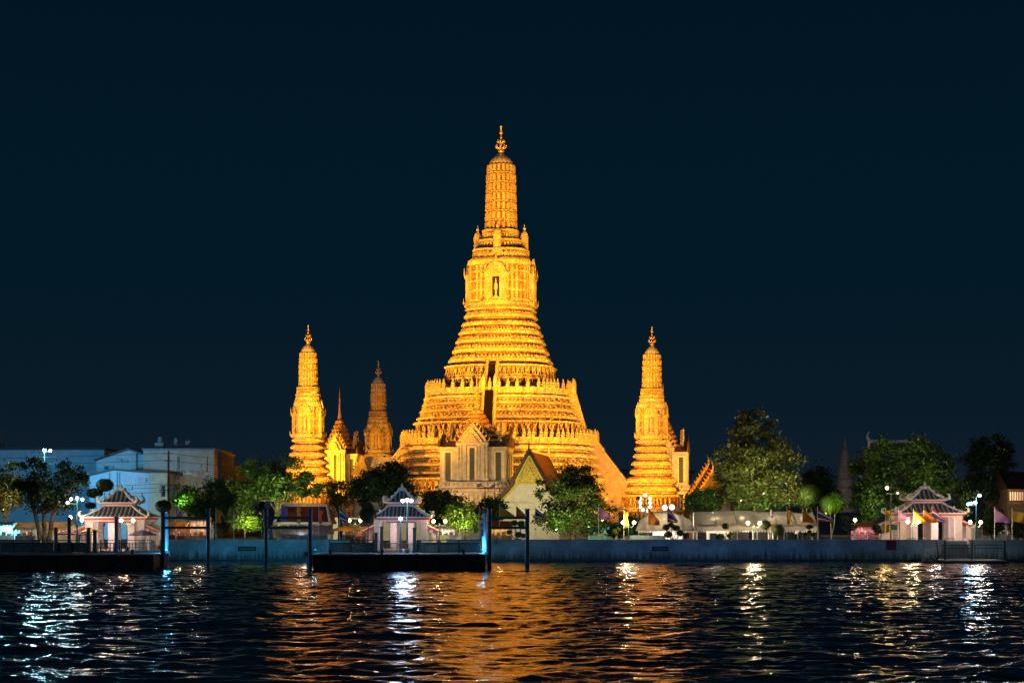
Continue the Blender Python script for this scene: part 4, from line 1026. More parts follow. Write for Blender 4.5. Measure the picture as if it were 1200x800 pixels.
for a in (
    ('purple flag above the dark stall left of the bright green bush', 206, 592, 214, 593, 606, [M_FP]),
    ('limp orange flag before the dark tree, left of the yellow lit tree', 253, 595, 259, 596, 615, [M_FO], 'hang'),
    ('small limp tricolour flag against the yellow lit tree', 274, 600, 277.5, 601, 608, TH_, 'hang'),
    ('large limp lilac flag in front of the red roofed hall', 329.5, 590, 338, 592, 613, [M_FP], 'hang'),
    ('yellow flag hanging between two crossbeams before the red roof', 348.5, 592, 353, 593, 616, [M_FY], 'hang'),
    ('orange flag hanging right of the dark pile before the red roof', 373.5, 593, 377.5, 596, 616, [M_FO], 'hang'),
    ('tricolour flag drooping right of the red roofed hall', 398, 593, 409, 594.5, 611, TH_),
    ('lilac flag high beside the dark mast', 561.5, 593, 567, 594, 600, [M_FP]),
    ('olive yellow flag before the white gable, left of its pair', 585, 590, 603, 592, 607, [M_FY]),
    ('orange flag before the white gable, right of its pair', 605, 590, 617, 593, 607, [M_FO]),
    ('tricolour flag right of the mooring frame against the green tree', 627, 593, 640, 595, 608, TH_),
    ('large lilac flag in front of the dense tree', 701.5, 591, 716, 593, 608.5, [M_FP]),
    ('yellow flag hanging limp beside the twin globe lamp', 731, 594, 736, 595, 620, [M_FY], 'hang'),
    ('orange flag drooping before the arched tent', 759.5, 594, 773, 595, 615, [M_FO]),
    ('tricolour flag drooping before the arched tent', 782, 593, 794, 595, 612, TH_),
    ('tiny deep purple flag before the long canopy', 903.5, 597, 905.5, 599, 609, [M_FPD], 'hang'),
    ('narrow yellow flag before the middle of the long canopy', 922, 594, 927, 596, 616, [M_FY], 'hang'),
    ('orange yellow flag before the right end of the long canopy', 940.5, 595, 954, 596.5, 612, [M_FO]),
    ('wide tricolour flag at the right end of the long canopy', 958, 594, 976, 596, 611, TH_),
    ('yellow flag hanging left of the green mast', 1037.5, 596, 1042.5, 597, 611, [M_FY], 'hang'),
    ('lower yellow flag hanging under the green sign', 1033.5, 612, 1042, 613, 625, [M_FY], 'hang'),
    ('lilac flag left of the yellow flags at the right pavilion', 1053, 595, 1067, 596.5, 609.5, [M_FP]),
    ('yellow flag with green edge before the right pavilion', 1070.5, 596, 1085, 597, 613, [M_FY]),
    ('orange flag before the right pavilion beside the white one', 1082, 594, 1098, 596, 612, [M_FO]),
    ('striped white and red flag before the right pavilion roof', 1092, 594, 1108, 595, 612, [M_FR, M_FW, M_FPD]),
    ('lilac flag right of the star bright lamp', 1165.5, 594, 1183, 595, 612, [M_FP]),
    ('wide yellow flag at the right edge of the view', 1186, 596, 1203, 598, 613.5, [M_FY], 'rect'),
): flag(a[0], a[1], DF+random.uniform(-.8, .8), a[2], a[3], a[4], a[5], a[6], a[7] if len(a) > 7 else 'tri', ph=random.uniform(0, 6))
# banner sign at the pontoon end, green sign on the mast
bn = thing('banner_sign', 'narrow white banner with blue figures beside the cyan pile', 'sign', (X(564.5, 208), 207.9, 1.9)); b = MB(); b.box(0, 0, 2.9, .5, .06, 1.9); b.build('board', M_FW, bn)
b = MB(); b.box(0, -.04, 3.3, .22, .02, .35); b.box(.03, -.04, 2.6, .18, .02, .3); b.build('blue_mark', mat('sign_blue', (.05, .12, .6), .6), bn); b = MB(); b.box(-.03, -.04, 2.2, .16, .02, .16); b.box(0, 0, 4.0, .52, .05, .25); b.build('red_mark', M_FR, bn)
b = MB(); b.tube((0, .06, 0), (0, .06, 4.2), .05, .05, 6); b.build('post', M_POLEW, bn)
gs = thing('street_sign', 'dark green rectangular sign fixed low on the green mast', 'sign', (X(1047.5, 243.4), 243.4, Z(617.5, 243.4))); b = MB(); b.box(0, 0, 0, .95, .06, .75); b.build('board', mat('sign_green', (.01, .12, .08), .5), gs); b = MB(); b.box(-.2, .12, 0, .1, .2, .3); b.build('bracket', M_STEELG, gs)

# ================================================================ tents, canopies, stalls
# long canvas canopy
t = thing('long_canopy', 'long cream canvas canopy below the big tree', 'canopy', (X(815, 252), 250, GZ)); L = X(957, 250)-X(815, 250)
r = MB(); n = 6; zt, zm, ze = Z(598.5, 254)-GZ, Z(613, 250)-GZ, Z(621.5, 249)-GZ
for k in range(n):
    a, b_ = L*k/n, L*(k+1)/n-.04; NX = 5; dz = .10*((k*37) % 5-2)*.5
    vs = []; fs = []
    for i in range(NX+1):
        u = i/NX; x_ = a+(b_-a)*u; sag = .28*math.sin(math.pi*u)
        vs += [(x_, 5, zt+dz-.03*k), (x_, 3, zt-.6-sag*.5+dz), (x_, 1, zm+.15-sag+dz), (x_, 0, zm-.3-sag*.4), (x_, -.05, ze+.08*math.sin(20*u))]
    for i in range(NX):
        for j in range(4): q_ = i*5+j; fs.append((q_, q_+1, q_+6, q_+5))
    r.add(vs, fs)
o = r.build('canvas', M_TENT, t, False); sm = o.modifiers.new('thickness', 'SOLIDIFY'); sm.thickness = .04
v_ = MB()
for k in range(int(L/.4)): v_.add([(k*.4, -.08, ze+.03), (k*.4+.38, -.08, ze+.03), (k*.4+.3, -.08, ze-.22), (k*.4+.08, -.08, ze-.22)], [(0, 3, 2, 1)])
v_.build('valance', M_TENT, t)
for k in range(7):
    for y_ in (0.1, 4.9): p = MB(); p.tube((L*k/6, y_, 0), (L*k/6, y_, ze if y_ < 1 else zt-.1), .07, .07, 6); p.build('pole', M_POLEW, t)
for k, (a, b_) in enumerate(((1.2, 5.6), (9.5, 11), (13.8, 15.2))):
    w_ = MB(); w_.b2(a, min(b_, L), 4.2, 4.4, 0, 2.3)
    for q in range(8): w_.b2(a+(b_-a)*q/8, a+(b_-a)*q/8+.12, 4.1, 4.2, 0, 2.7)
    w_.build('side_curtain', M_TENT, t)
lamp('stall_light', (X(870, 252), 252.5, GZ+3.4), 1100, (1, .9, .7), .3); lamp('stall_light', (X(905, 252), 252.5, GZ+3.2), 1000, (1, .88, .7), .3); lamp('stall_light', (X(838, 252), 252.5, GZ+3.2), 1000, (1, .88, .7), .3); lamp('stall_light', (X(942, 252), 252.5, GZ+3.2), 900, (1, .85, .6), .3)
# arched tent
t = thing('arched_tent', 'cream arched tent with scalloped edge before the right satellite tower', 'tent', (X(780, 252), 248, GZ))
r = MB(); W = X(815, 250)-X(745, 250); n = 14; vs = []; fs = []
for i in range(n+1):
    u = i/n*2-1
    for j in range(7):
        v = j/6; x_ = W/2*u
        z_ = (Z(621.5, 249)-GZ)+(Z(599.5, 252)-Z(621, 249))*math.sqrt(max(0, 1-abs(u)**2.2))*(math.sin(v*math.pi*.5)**.75)
        vs.append((x_, 0+5.5*v, z_-.05*math.cos(i*math.pi)))
for i in range(n):
    for j in range(6): q_ = i*7+j; fs.append((q_, q_+7, q_+8, q_+1))
r.add(vs, fs); o = r.build('canvas', M_TENT, t, False); o.modifiers.new('thickness', 'SOLIDIFY').thickness = .05
v_ = MB(); ze = Z(621.5, 249)-GZ
for k in range(22): x_ = -W/2+W*k/22; v_.add([(x_, -.04, ze+.05), (x_+W/22*.95, -.04, ze+.05), (x_+W/22*.8, -.04, ze-.25), (x_+W/22*.2, -.04, ze-.25)], [(0, 3, 2, 1)])
v_.build('valance', M_TENT, t)
for s in (-1, -.33, .33, 1):
    p = MB(); p.tube((s*W/2*.97, .1, 0), (s*W/2*.97, .1, ze), .06, .06, 6); p.build('pole', M_POLEW, t)
lamp('stall_light', (X(780, 250), 250.5, GZ+2.6), 1000, (1, .85, .65), .3)
for a, b_, nm, mt_ in ((738, 780, 'pale blue low stall front under the arched tent', mat('pale_blue_board', (.35, .6, .65), .6)), (765, 800, 'white screen under the arched tent', M_WHITE)):
    w_ = MB(); yy = 246.5 if a == 738 else 252; w_.b2(X(a, yy), X(b_, yy), yy, yy+.3, GZ, Z(627 if a == 738 else 622, yy)); w_.b2(X(a, yy), X(b_, yy), yy-.1, yy-.003, GZ+.6, GZ+.7); tag(w_.build('stall_screen', mt_), nm, 'screen')

def parasol(label, px, D, py_top, py_rim, rad, m, base=GZ, sides=8, group='parasols by the stalls'):
    t = thing('parasol', label, 'parasol', (X(px, D), D, base), 0, group); h = Z(py_top, D)-base; hr = Z(py_rim, D)-base
    c = MB(); o_ = [(math.cos(2*math.pi*i/sides+.2), math.sin(2*math.pi*i/sides+.2)) for i in range(sides)]
    c.loft(o_, [(rad, hr), (rad*1.01, hr+.12), (rad*.55, hr+(h-hr)*.62), (.06, h)], caps=True); c.build('canopy', m, t)
    p = MB(); p.tube((0, 0, 0), (0, 0, h+.1), .035, .035, 6); p.box(0, 0, .06, .5, .5, .12); p.build('pole', M_POLEW, t)
parasol('plum parasol left of the stout gate post', 78, 244, 621, 626, 1.5, mat('plum_cloth', (.18, .03, .09), .8), base=1.5)
parasol('dark plum parasol with red rim near the gold parasol', 94, 245.5, 620.5, 626.5, 1.7, mat('dark_plum_cloth', (.07, .02, .06), .8), base=1.5)
parasol('gold parasol before the left pavilion', 107, 243, 618, 623.5, 1.5, mat('gold_cloth', (.45, .28, .08), .8), base=1.5)
parasol('dark blue parasol before the right columns of the left pavilion', 167, 243, 620.5, 627, 1.9, mat('navy_cloth', (.04, .05, .15), .8), base=1.5)
parasol('yellow parasol right of the red roofed hall', 404, 250, 616, 622, 2.2, M_YEL)
parasol('brown parasol under the dark clipped tree', 424, 245.5, 621, 629, 1.0, mat('brown_cloth', (.15, .06, .04), .8))
def stall(label, px0, px1, D, py_roof, m_roof, m_wall, depth=3.5, wall=True, drop=.6, lit=None, open_=False):
    x0, x1 = X(px0, D), X(px1, D); z = Z(py_roof, D)-GZ; t = thing('market_stall', label, 'stall', (x0, D, GZ), 0, 'stalls behind the river wall'); L = x1-x0
    r = MB(); r.prismX([(-.6, z-drop), (-.6, z-drop+.1), (depth*.5, z+.12), (depth, z-.2), (depth, z-.3), (depth*.5, z)], -.1, L+.1)
    for k in range(int(L/.5)+1): r.b2(min(L, k*.5), min(L, k*.5)+.25, -.62, -.58, z-drop-.22, z-drop+.05)
    r.build('awning', m_roof, t)
    b_ = MB()
    b_.b2(0, L, depth-.4, depth-.2, 0, z-.4)
    if wall: b_.b2(0, L, .2, .4, 0, 1.15)
    b_.build('wall', m_wall, t)
    for k in range(3): p = MB(); p.tube((L*k/2, -.4, 0), (L*k/2, -.4, z-drop+.05), .05, .05, 6); p.build('pole', M_POLEW, t)
    c = MB()
    for k in range(max(2, int(L/.8))): c.box(.4+k*.8, .9, 1.3, .55, .5, .3+.25*((k*7) % 3))
    c.build('goods', mat('mixed_goods', (.6, .35, .2), .7, .9, 3), t)
    if lit: lamp('stall_light', (x0+L/2, D+1.2, GZ+z-1.0), lit[0], lit[1], .2)
CY = mat('pale_kiosk', (.55, .72, .75), .6, .2, 1)
stall('cyan lit kiosk at the far left edge', -14, 16, 250, 612, CY, CY, lit=(900, (.25, .8, 1.0)), drop=.3)
stall('yellow awning stall left of the big dark tree', 17, 41, 248, 613, M_YEL, mat('grey_board', (.3, .35, .38), .7), lit=(160, (.9, .85, .7)), drop=.9)
stall('orange awning stall behind the stems of the big tree', 44, 82, 253, 612, M_YEL, M_TENT, lit=(380, (1, .75, .4)), drop=1.1)
stall('yellow roofed stall with dark panels left of the mooring frame beam', 197, 218, 250, 612.5, M_YEL, mat('maroon_board', (.13, .03, .03), .7), lit=(160, (1, .75, .4)), drop=.7)
stall('stall with brown plank curtains left of the orange flag', 218, 243, 250, 606, mat('brown_canvas', (.45, .3, .2), .8), mat('plank_curtain', (.5, .33, .22), .7, .6, 2), lit=(260, (1, .8, .55)), drop=.5)
stall('low white stall with grey awning right of the red roofed hall', 402, 444, 256, 609, mat('tan_canvas', (.4, .34, .26), .8), mat('dark_brick', (.25, .12, .08), .9, .4), lit=(220, (1, .75, .45)), drop=1.0)
stall('stall with orange awning between the crossbeams right of the middle pontoon', 574, 600, 250, 611, mat('red_orange_canvas', (.6, .12, .03), .7), mat('gold_curtain', (.55, .4, .08), .6, .4, 3), lit=(200, (1, .8, .4)), drop=.9)
stall('white stall right of the middle pavilion under the lit tree', 500, 540, 257, 616, M_TENT, M_WHITE, lit=(240, (1, .85, .7)), drop=.4)
stall('dim stall with teal front behind the lilac flag', 690, 728, 256, 613, mat('teal_canvas', (.15, .4, .42), .7), mat('teal_board', (.15, .35, .36), .7), lit=(160, (.8, .95, 1)), drop=.5)
stall('flower stall with pink blossoms left of the magenta panel', 1002, 1030, 256, 613, mat('brick_canvas', (.3, .12, .06), .8), mat('pink_goods', (.65, .25, .45), .7, .9, 3), lit=(200, (1, .7, .5)), drop=.6)
stall('dark stall right of the star bright lamp', 1150, 1206, 256, 611, mat('grey_canvas', (.25, .25, .25), .8), mat('grey_board', (.3, .35, .38), .7), lit=(90, (1, .8, .6)), drop=.5)
# closed umbrella by the wall
t = thing('closed_umbrella', 'closed blue umbrella with red base cloth left of the red roofed hall', 'umbrella', (X(317.5, 244), 244, GZ)); b = MB(); b.loft(CIR, [(.28, .7), (.32, 1.0), (.2, 1.9), (.04, 2.6)]); b.build('canopy', mat('umbrella_blue', (.05, .1, .22), .8), t); b = MB(); b.loft(CIR, [(.35, .25), (.3, .69)]); b.tube((0, 0, 0), (0, 0, 2.7), .03, .03, 5); b.build('base_cloth', M_FR, t)

# red roofed hall
t = thing('red_roofed_hall', 'low white hall with dark red hipped roof edged in white', 'hall', (X(356, 258), 256, GZ)); hw = 33*256/F
zb, ze, zt = 0, Z(612.5, 256)-GZ, Z(592, 258)-GZ
b = MB(); b.b2(-hw*.9, hw*.9, .8, 8, 0, ze); b.build('wall', M_WHITE, t)
r = MB(); r.add([(-hw, 0, ze), (hw, 0, ze), (hw, 9, ze), (-hw, 9, ze), (-hw*.72, 3.2, zt), (hw*.8, 3.2, zt), (hw*.8, 5.8, zt), (-hw*.72, 5.8, zt), (-hw, 0, ze-.2), (hw, 0, ze-.2), (hw, 9, ze-.2), (-hw, 9, ze-.2)], [(0, 1, 5, 4), (1, 2, 6, 5), (2, 3, 7, 6), (3, 0, 4, 7), (4, 5, 6, 7), (8, 9, 1, 0), (9, 10, 2, 1), (10, 11, 3, 2), (11, 8, 0, 3), (11, 10, 9, 8)]); r.build('roof', mat('dark_red_tiles', (.22, .03, .02), .6, .2, 3, .2), t)
e_ = MB(); e_.path([(-hw, -.02, ze+.02), (-hw*.72, 3.15, zt+.05), (hw*.8, 3.15, zt+.05), (hw, -.02, ze+.02)], [.2]*4, 6); e_.tube((-hw, -.1, ze), (hw, -.1, ze), .18, .18, 6); e_.build('white_border', M_WHITE, t)
lr = MB(); lr.add([(-hw*1.25, -2.2, ze-1.5), (hw*1.2, -2.2, ze-1.5), (hw*1.0, .6, ze-.3), (-hw*1.0, .6, ze-.3), (-hw*1.25, -2.2, ze-1.62), (hw*1.2, -2.2, ze-1.62), (hw*1.0, .6, ze-.42), (-hw*1.0, .6, ze-.42)], [(0, 1, 2, 3), (7, 6, 5, 4), (0, 4, 5, 1), (1, 5, 6, 2), (2, 6, 7, 3), (3, 7, 4, 0)]); lr.build('porch_roof', mat('dull_tan_roof', (.25, .2, .17), .8), t)
for k in range(6): p = MB(); p.box(-hw*.85+k*hw*.34, .55, 1.3, .35, .4, 2.6); p.build('column', M_WHITE, t)
for k, cl in enumerate((None, (.1, .45, 1), None)):
    w_ = MB(); w_.box(-1.6+k*1.2*1.2, .76, 1.5, .75, .06, .7); w_.build('window', glow('blue_window', cl, 1.2) if cl else mat('window_dark', (.1, .12, .14), .2), t)
lamp('hall_light', (X(350, 252), 253.2, GZ+1.9), 110, (1, .85, .7), .3); lamp('hall_roof_light', (X(356, 246), 246, GZ+6.5), 160, (1, .75, .55), .3)

# white compound wall behind the stalls
cw = MB(); cw.b2(X(375, 288), X(583, 288), 284, 284.5, GZ, GZ+3.4); cw.b2(X(375, 288), X(583, 288), 283.8, 284.7, GZ+3.401, GZ+3.7)
tag(cw.build('compound_wall', M_WHITE), 'pale wall seen through the trees left of the gabled hall', 'wall')
cw = MB(); cw.b2(X(1130, 288), X(1240, 288), 286, 286.5, GZ, GZ+2.2); tag(cw.build('compound_wall', M_WHITE), 'pale wall behind the shrubs right of the right pavilion', 'wall')
for px, pw in ((60, 500), (250, 420), (405, 1100), (500, 900), (720, 900), (1000, 300)): lamp('yard_fill', (X(px, 278), 276, GZ+3.6), pw, (1, .72, .42), .3, 'SPOT', (X(px, 290), 300, GZ+5), 140, 1)  # unseen spots added to light the yard behind the stalls
lamp('gable_light', (-1.0, 268, 9.5), 9500, (1, .80, .34), .4, 'SPOT', (2.6, 285, 10), 70, 1)
# dark boxes added to break up the bright space under the long canopy
for i, (px, w_, h_, lb) in enumerate(((822, 1.4, 1.9, 'leftmost of those under the long canopy'), (836, 1.0, 1.4, 'second from the left under the long canopy'), (862, 1.8, 2.0, 'just left of the twin globe lamp post'), (873, 1.1, 1.6, 'directly behind the twin globe lamp post'), (893, 1.6, 2.1, 'behind the round clipped bush'), (925, 1.5, 1.9, 'right of the large clipped ball'), (934, 1.0, 1.3, 'low one near the right end of the canopy'))):
    c = MB(); c.box(0, 0, h_/2, w_, .6, h_); c.box(0, -.32, h_*.5, w_*.9, .03, h_*.04); c.box(0, 0, h_+.03, w_*1.06, .66, .06)
    o = c.build('filler', mat('dark_filler', (.04, .045, .05), .6)); o.location = (X(px, 250.6), 250.6, GZ); tag(o, 'dark stall cupboard, '+lb, 'filler', 'added dark fillers under the long canopy')
# ================================================================ trees
def leaf_mesh(name, centers, size, m, parent, seed, flat=.0):
    rng = np.random.RandomState(seed); n = len(centers)
    nr = rng.randn(n, 3); nr[:, 2] += .5; nr /= np.linalg.norm(nr, axis=1)[:, None]
    t = np.cross(nr, rng.randn(n, 3)); t /= np.linalg.norm(t, axis=1)[:, None]; b = np.cross(nr, t)
    s = size*(.6+.8*rng.rand(n))[:, None]
    bend = nr*s*.18
    v = np.stack([centers-t*s*.5-bend*.3, centers-b*s*.30, centers+t*s*.5-bend*.3, centers+b*s*.30], 1).reshape(-1, 3)
    me = bpy.data.meshes.new(name); me.vertices.add(n*4); me.vertices.foreach_set('co', v.astype(np.float32).reshape(-1))
    me.loops.add(n*4); me.loops.foreach_set('vertex_index', np.arange(n*4, dtype=np.int32))
    me.polygons.add(n); me.polygons.foreach_set('loop_start', (np.arange(n)*4).astype(np.int32)); me.update(calc_edges=True)
    me.materials.append(m); o = bpy.data.objects.new(name, me); C.objects.link(o); o.parent = parent; return o
def tree(label, px, D, top, bot, hw, leaf, seed, trunk_px=None, base=GZ, lobes=None, dens=1.0, size=.42, bark=None, stems=1, clump=.24, open_=0.0, tr=.38):
    """crown between photo heights top and bot, half width hw (photo units at distance D)"""
    rng = np.random.RandomState(seed); rd = random.Random(seed)
    s = D/F; x0 = X(px, D); tx = X(trunk_px if trunk_px else px, D)
    t = thing('tree', label, 'tree', (tx, D, base), 0, 'trees on the far bank')
    Lb = lobes or [(0, 0, 1, 1)]
    zc = (Z(top, D)+Z(bot, D))/2-base; rz = (Z(top, D)-Z(bot, D))/2; rx = hw*s
    cl = []
    for (lx, lz, lw, lh) in Lb:
        n = int(34*lw*lh**.5*(1 if len(Lb) == 1 else 1.1))+6
        for k in range(n):
            d = rng.randn(3); d /= np.linalg.norm(d); r = rng.rand()**(.36)*(1-clump*.75)
            c = np.array([(x0-tx)+rx*(lx+d[0]*r*lw), rx*.8*d[1]*r*lw, zc+rz*(lz+d[2]*r*lh)])
            if d[2] < -.75 and r > .6 and rng.rand() < .6: continue
            cl.append((c, (.65+.6*rng.rand())*clump*min(rx*lw, rz*lh*1.3)))
    pts = []
    for c, r in cl:
        n = int(dens*95*(r/.9)**1.7)+14
        d = rng.randn(n, 3); d /= np.linalg.norm(d, axis=1)[:, None]
        rr = (rng.rand(n)**.45)[:, None]*r*(1+.25*rng.randn(n))[:, None]
        p = c+d*rr*np.array([1.15, 1.15, .72]); p[:, 2] -= .12*rr[:, 0]
        pts.append(p)
        # stray sprigs reaching out of the clump
        n2 = max(2, n//9); d = rng.randn(n2, 3); d /= np.linalg.norm(d, axis=1)[:, None]; pts.append(c+d*r*(1.15+.35*rng.rand(n2))[:, None])
    P = np.concatenate(pts); P = P[P[:, 2] > .3]
    leaf_mesh('crown', P, size, leaf, t, seed)
    tk = MB(); H = max(1.2, zc-rz*.55)
    top_pts = sorted(cl, key=lambda q: rd.random())[:9*stems]
    for st in range(stems):
        ox = (st-(stems-1)/2)*.5; ll = (st-(stems-1)/2)*1.1
        pth = [(ox, 0, -.3), (ox+ll*.3, .1*st, H*.35), (ox+ll*.8+.2*rd.uniform(-1, 1), 0, H*.75), (ox+ll*1.3, 0, H*1.05)]
        tk.path(pth, [tr*1.25, tr*.95, tr*.8, tr*.62], 8)
        for c, r in top_pts[st::stems]:
            a = Vector(pth[2 if rd.random() < .5 else 3]); e_ = Vector(c); m1 = a.lerp(e_, .45)+Vector((0, 0, -.12*(e_-a).length*.6))
            tk.path([a, m1, a.lerp(e_, .8), e_], [tr*.45, tr*.3, tr*.16, .04], 6)
    tk.build('trunk', bark or M_BARK, t, True)
    return t
T = tree
T('tree with yellow lit leaves cut by the left edge of the view', 6, 256, 531, 614, 32, L_OLIVE, 1, size=.4)
T('dark spreading tree with several stems behind the left pontoon', 56, 246, 527, 609, 50, L_DARK, 2, stems=3, trunk_px=52, lobes=[(-.3, .15, .6, .8), (.45, .3, .5, .7), (0, -.25, .75, .7), (.75, .2, .25, .5)], dens=1.15, clump=.26, size=.36, tr=.32)
T('low bright green bush behind the purple flag', 221, 266, 568, 606, 26, L_BRIGHT, 4, size=.34, clump=.30, tr=.15)
T('dark tree behind the limp orange flag', 252, 262, 556, 626, 29, L_MID, 5, size=.4, clump=.30, tr=.2)
T('big round headed tree left of the red roofed hall', 318, 272, 528, 606, 60, L_MID, 6, trunk_px=326, lobes=[(0, .25, .85, .75), (-.55, -.25, .5, .6), (.6, -.1, .45, .55), (.1, -.2, .7, .5)], dens=1.2)
T('small tree lit bright yellow green below the big round tree', 287, 253, 588, 633, 26, L_BRIGHT, 7, size=.33, clump=.33, lobes=[(-.1, .2, .8, .7), (.45, -.1, .55, .6), (-.45, .5, .4, .4)], tr=.16)
T('sparse tree before the left spired hall', 399, 266, 556, 602, 24, L_OLIVE, 8, size=.34, dens=.6, clump=.28)
T('dense dark tree between the spired hall and the middle pavilion', 446, 266, 534, 606, 46, L_DARK, 9, lobes=[(0, .2, .8, .8), (.55, -.3, .45, .5), (-.55, -.2, .4, .55)], dens=1.35, clump=.3)
T('dark tree right of the middle pavilion roof', 517, 266, 566, 622, 30, L_MID, 10, dens=1.2, clump=.3)
T('tree with yellow green lit crown before the small spired hall', 545, 252, 578, 632, 29, L_BRIGHT, 11, size=.34, dens=1.1, clump=.3, lobes=[(0, 0, .9, .75), (-.3, .3, .5, .5), (.5, -.2, .5, .6)], tr=.2)
T('dark low tree between the lit tree and the gabled hall', 574, 262, 577, 618, 20, L_MID, 12, dens=1.2, clump=.33)
T('dense leafy tree in front of the gabled hall and terrace', 671, 255, 543, 634, 50, L_MID, 13, size=.38, lobes=[(.05, .3, .75, .7), (-.3, -.35, .65, .6), (.45, -.35, .6, .6), (-.75, .35, .28, .3), (.25, .7, .35, .3)], dens=1.3, clump=.26)
T('dark rounded bush behind the hanging yellow flag', 740, 256, 600, 630, 14, L_DARK, 14, dens=1.5, clump=.4, tr=.12)
T('huge dense tree lit green from below behind the long canopy', 886, 276, 474, 606, 62, L_OLIVE, 15, lobes=[(-.05, .62, .55, .36), (.0, .25, .8, .5), (.1, -.25, .95, .62), (-.55, -.05, .45, .6), (.05, -.55, .95, .45)], dens=1.5, clump=.22, tr=.6)
T('low dark tree left of the huge tree behind the canopy', 826, 280, 570, 606, 26, L_MID, 16, dens=1.4, clump=.34)
T('dark tree mass between the huge tree and the stone spire', 958, 300, 543, 606, 28, L_DARK, 17, dens=1.2, clump=.3)
T('broad tree left of and behind the right pavilion', 1062, 274, 502, 606, 74, L_MID, 18, lobes=[(0, .35, .8, .6), (-.5, -.1, .5, .75), (.45, .05, .6, .65), (0, -.4, .9, .6)], dens=1.3, clump=.23, tr=.5)
T('smaller tree at the left foot of the broad tree', 1014, 268, 548, 622, 20, L_MID, 19, dens=1.1, clump=.32)
T('tall dark tree behind the star bright lamp', 1158, 292, 501, 606, 42, L_DARK, 20, lobes=[(0, .45, .8, .5), (-.2, -.1, .8, .7), (.45, .2, .5, .5)], dens=1.1, clump=.26)
T('dark shrub right of the star bright lamp', 1163, 256, 592, 632, 17, L_MID, 21, dens=1.3, clump=.36, tr=.12)
T('dark shrub at the right edge below the yellow flag', 1192, 252, 606, 633, 12, L_MID, 22, dens=1.3, clump=.4, tr=.12)
T('small dark shrub between the tents', 722, 250, 612, 633, 10, L_MID, 23, dens=1.2, clump=.4, tr=.1)
T('grey green tree behind the right pavilion, thin crown', 1128, 282, 560, 612, 18, L_MID, 24, dens=.9, clump=.3)

def topiary(label, px, D, balls, leaf=None, base=GZ, bark=None, group='clipped shrubs on the promenade', size=.16):
    """cloud pruned shrub: (dx px, py, r px) balls on bent stems"""
    t = thing('clipped_shrub', label, 'shrub', (X(px, D), D, base), 0, group); s = D/F; rng = np.random.RandomState(int(px))
    tk = MB(); tk.tube((0, 0, -.1), (0, 0, .7), .12, .1, 6)
    for i, (bx_, py, r, *fl) in enumerate(balls):
        c = np.array([(bx_-px)*s, 0, Z(py, D)-base]); rr = r*s; f = fl[0] if fl else .85
        n = int(90+700*rr*rr); n = min(n, 9000); d = rng.randn(n, 3); d /= np.linalg.norm(d, axis=1)[:, None]
        P = c+d*(rr*(.84+.24*rng.rand(n)))[:, None]*np.array([1, 1, f]); leaf_mesh('foliage', P, size, leaf or L_MID, t, i+int(px))
        co = MB(); co.ball(c[0], c[1], c[2], rr*.84, 12, 8, f); co.build('foliage_core', leaf or L_MID, t, True)
        tk.path([(0, 0, .5), (c[0]*.6+.1, 0, (.5+c[2])*.45), (c[0], 0, c[2])], [.09, .07, .05], 6)
    tk.build('trunk', bark or M_BARKP, t, True)
topiary('cloud pruned tree with pale branches left of the left pavilion roof', 116, 262, [(123, 568, 10, .75), (111, 577.5, 9, .6), (106, 592, 6, .6), (128, 586, 7, .6)], L_OLIVE, size=.3)
topiary('dark clipped ball on a stem behind the left mooring frame', 191.5, 244, [(191.5, 592.5, 9.5, .75)], L_DARK, size=.3)
topiary('dark conical clipped tree left of the middle pavilion', 431, 243.5, [(431, 603, 10.5, .9), (431, 595, 6.5, .9)], L_DARK, size=.3)
topiary('large clipped dome right of the huge tree', 950, 270, [(950, 579, 13.5, .95), (944, 588, 9, .9)], L_MID, size=.3)
topiary('brightly lit clipped dome with split crown left of the stone spire', 974, 262, [(972, 590, 11.5, 1.05), (979, 588.5, 10.5, 1.1)], L_BRIGHT, size=.28)
topiary('cloud pruned shrub with one high ball before the long canopy', 850, 244, [(850.5, 616, 4.6), (844, 629, 5.2), (855.5, 627.5, 4, .7)])
topiary('round clipped bush on a bent stem right of the twin globe lamp', 905, 244.5, [(897, 614.3, 6.8, .9)])
topiary('large clipped ball before the middle of the long canopy', 911, 243.8, [(912, 620.5, 8.6, .9)])
topiary('slim cloud pruned shrub at the right end of the long canopy', 948, 243.8, [(948.5, 617, 4.5, .6), (948.5, 622.5, 2.5, .6), (943, 626, 3, .6), (953, 626, 3, .6)], L_DARK)
topiary('dark cloud pruned shrub before the arched tent', 788, 243.8, [(780.5, 617.5, 4.5), (786, 614.5, 3.5), (792, 618, 4.6, .7), (797, 624, 4.5), (783, 626, 5)], L_DARK)
topiary('bright green cloud pruned shrub between the crossbeams', 605, 244, [(602.5, 612.5, 4.8, .8), (611, 613.5, 4.6, .9), (597, 623, 3.2, .8), (607.5, 626, 4.2), (613.5, 627.5, 3.4)], L_BRIGHT)
topiary('flat topped clipped shrub near the flower stall', 997, 246, [(996, 617.5, 8.5, .5), (990, 607, 5, .6)], L_MID)
topiary('small yellow green shrub beside the lilac flag', 721, 244.5, [(720, 623, 5, .9), (724, 620, 3)], L_BRIGHT)
topiary('small clipped shrub left of the green mast', 1029, 246, [(1027, 618, 6, .8), (1033, 622, 4)], L_DARK)
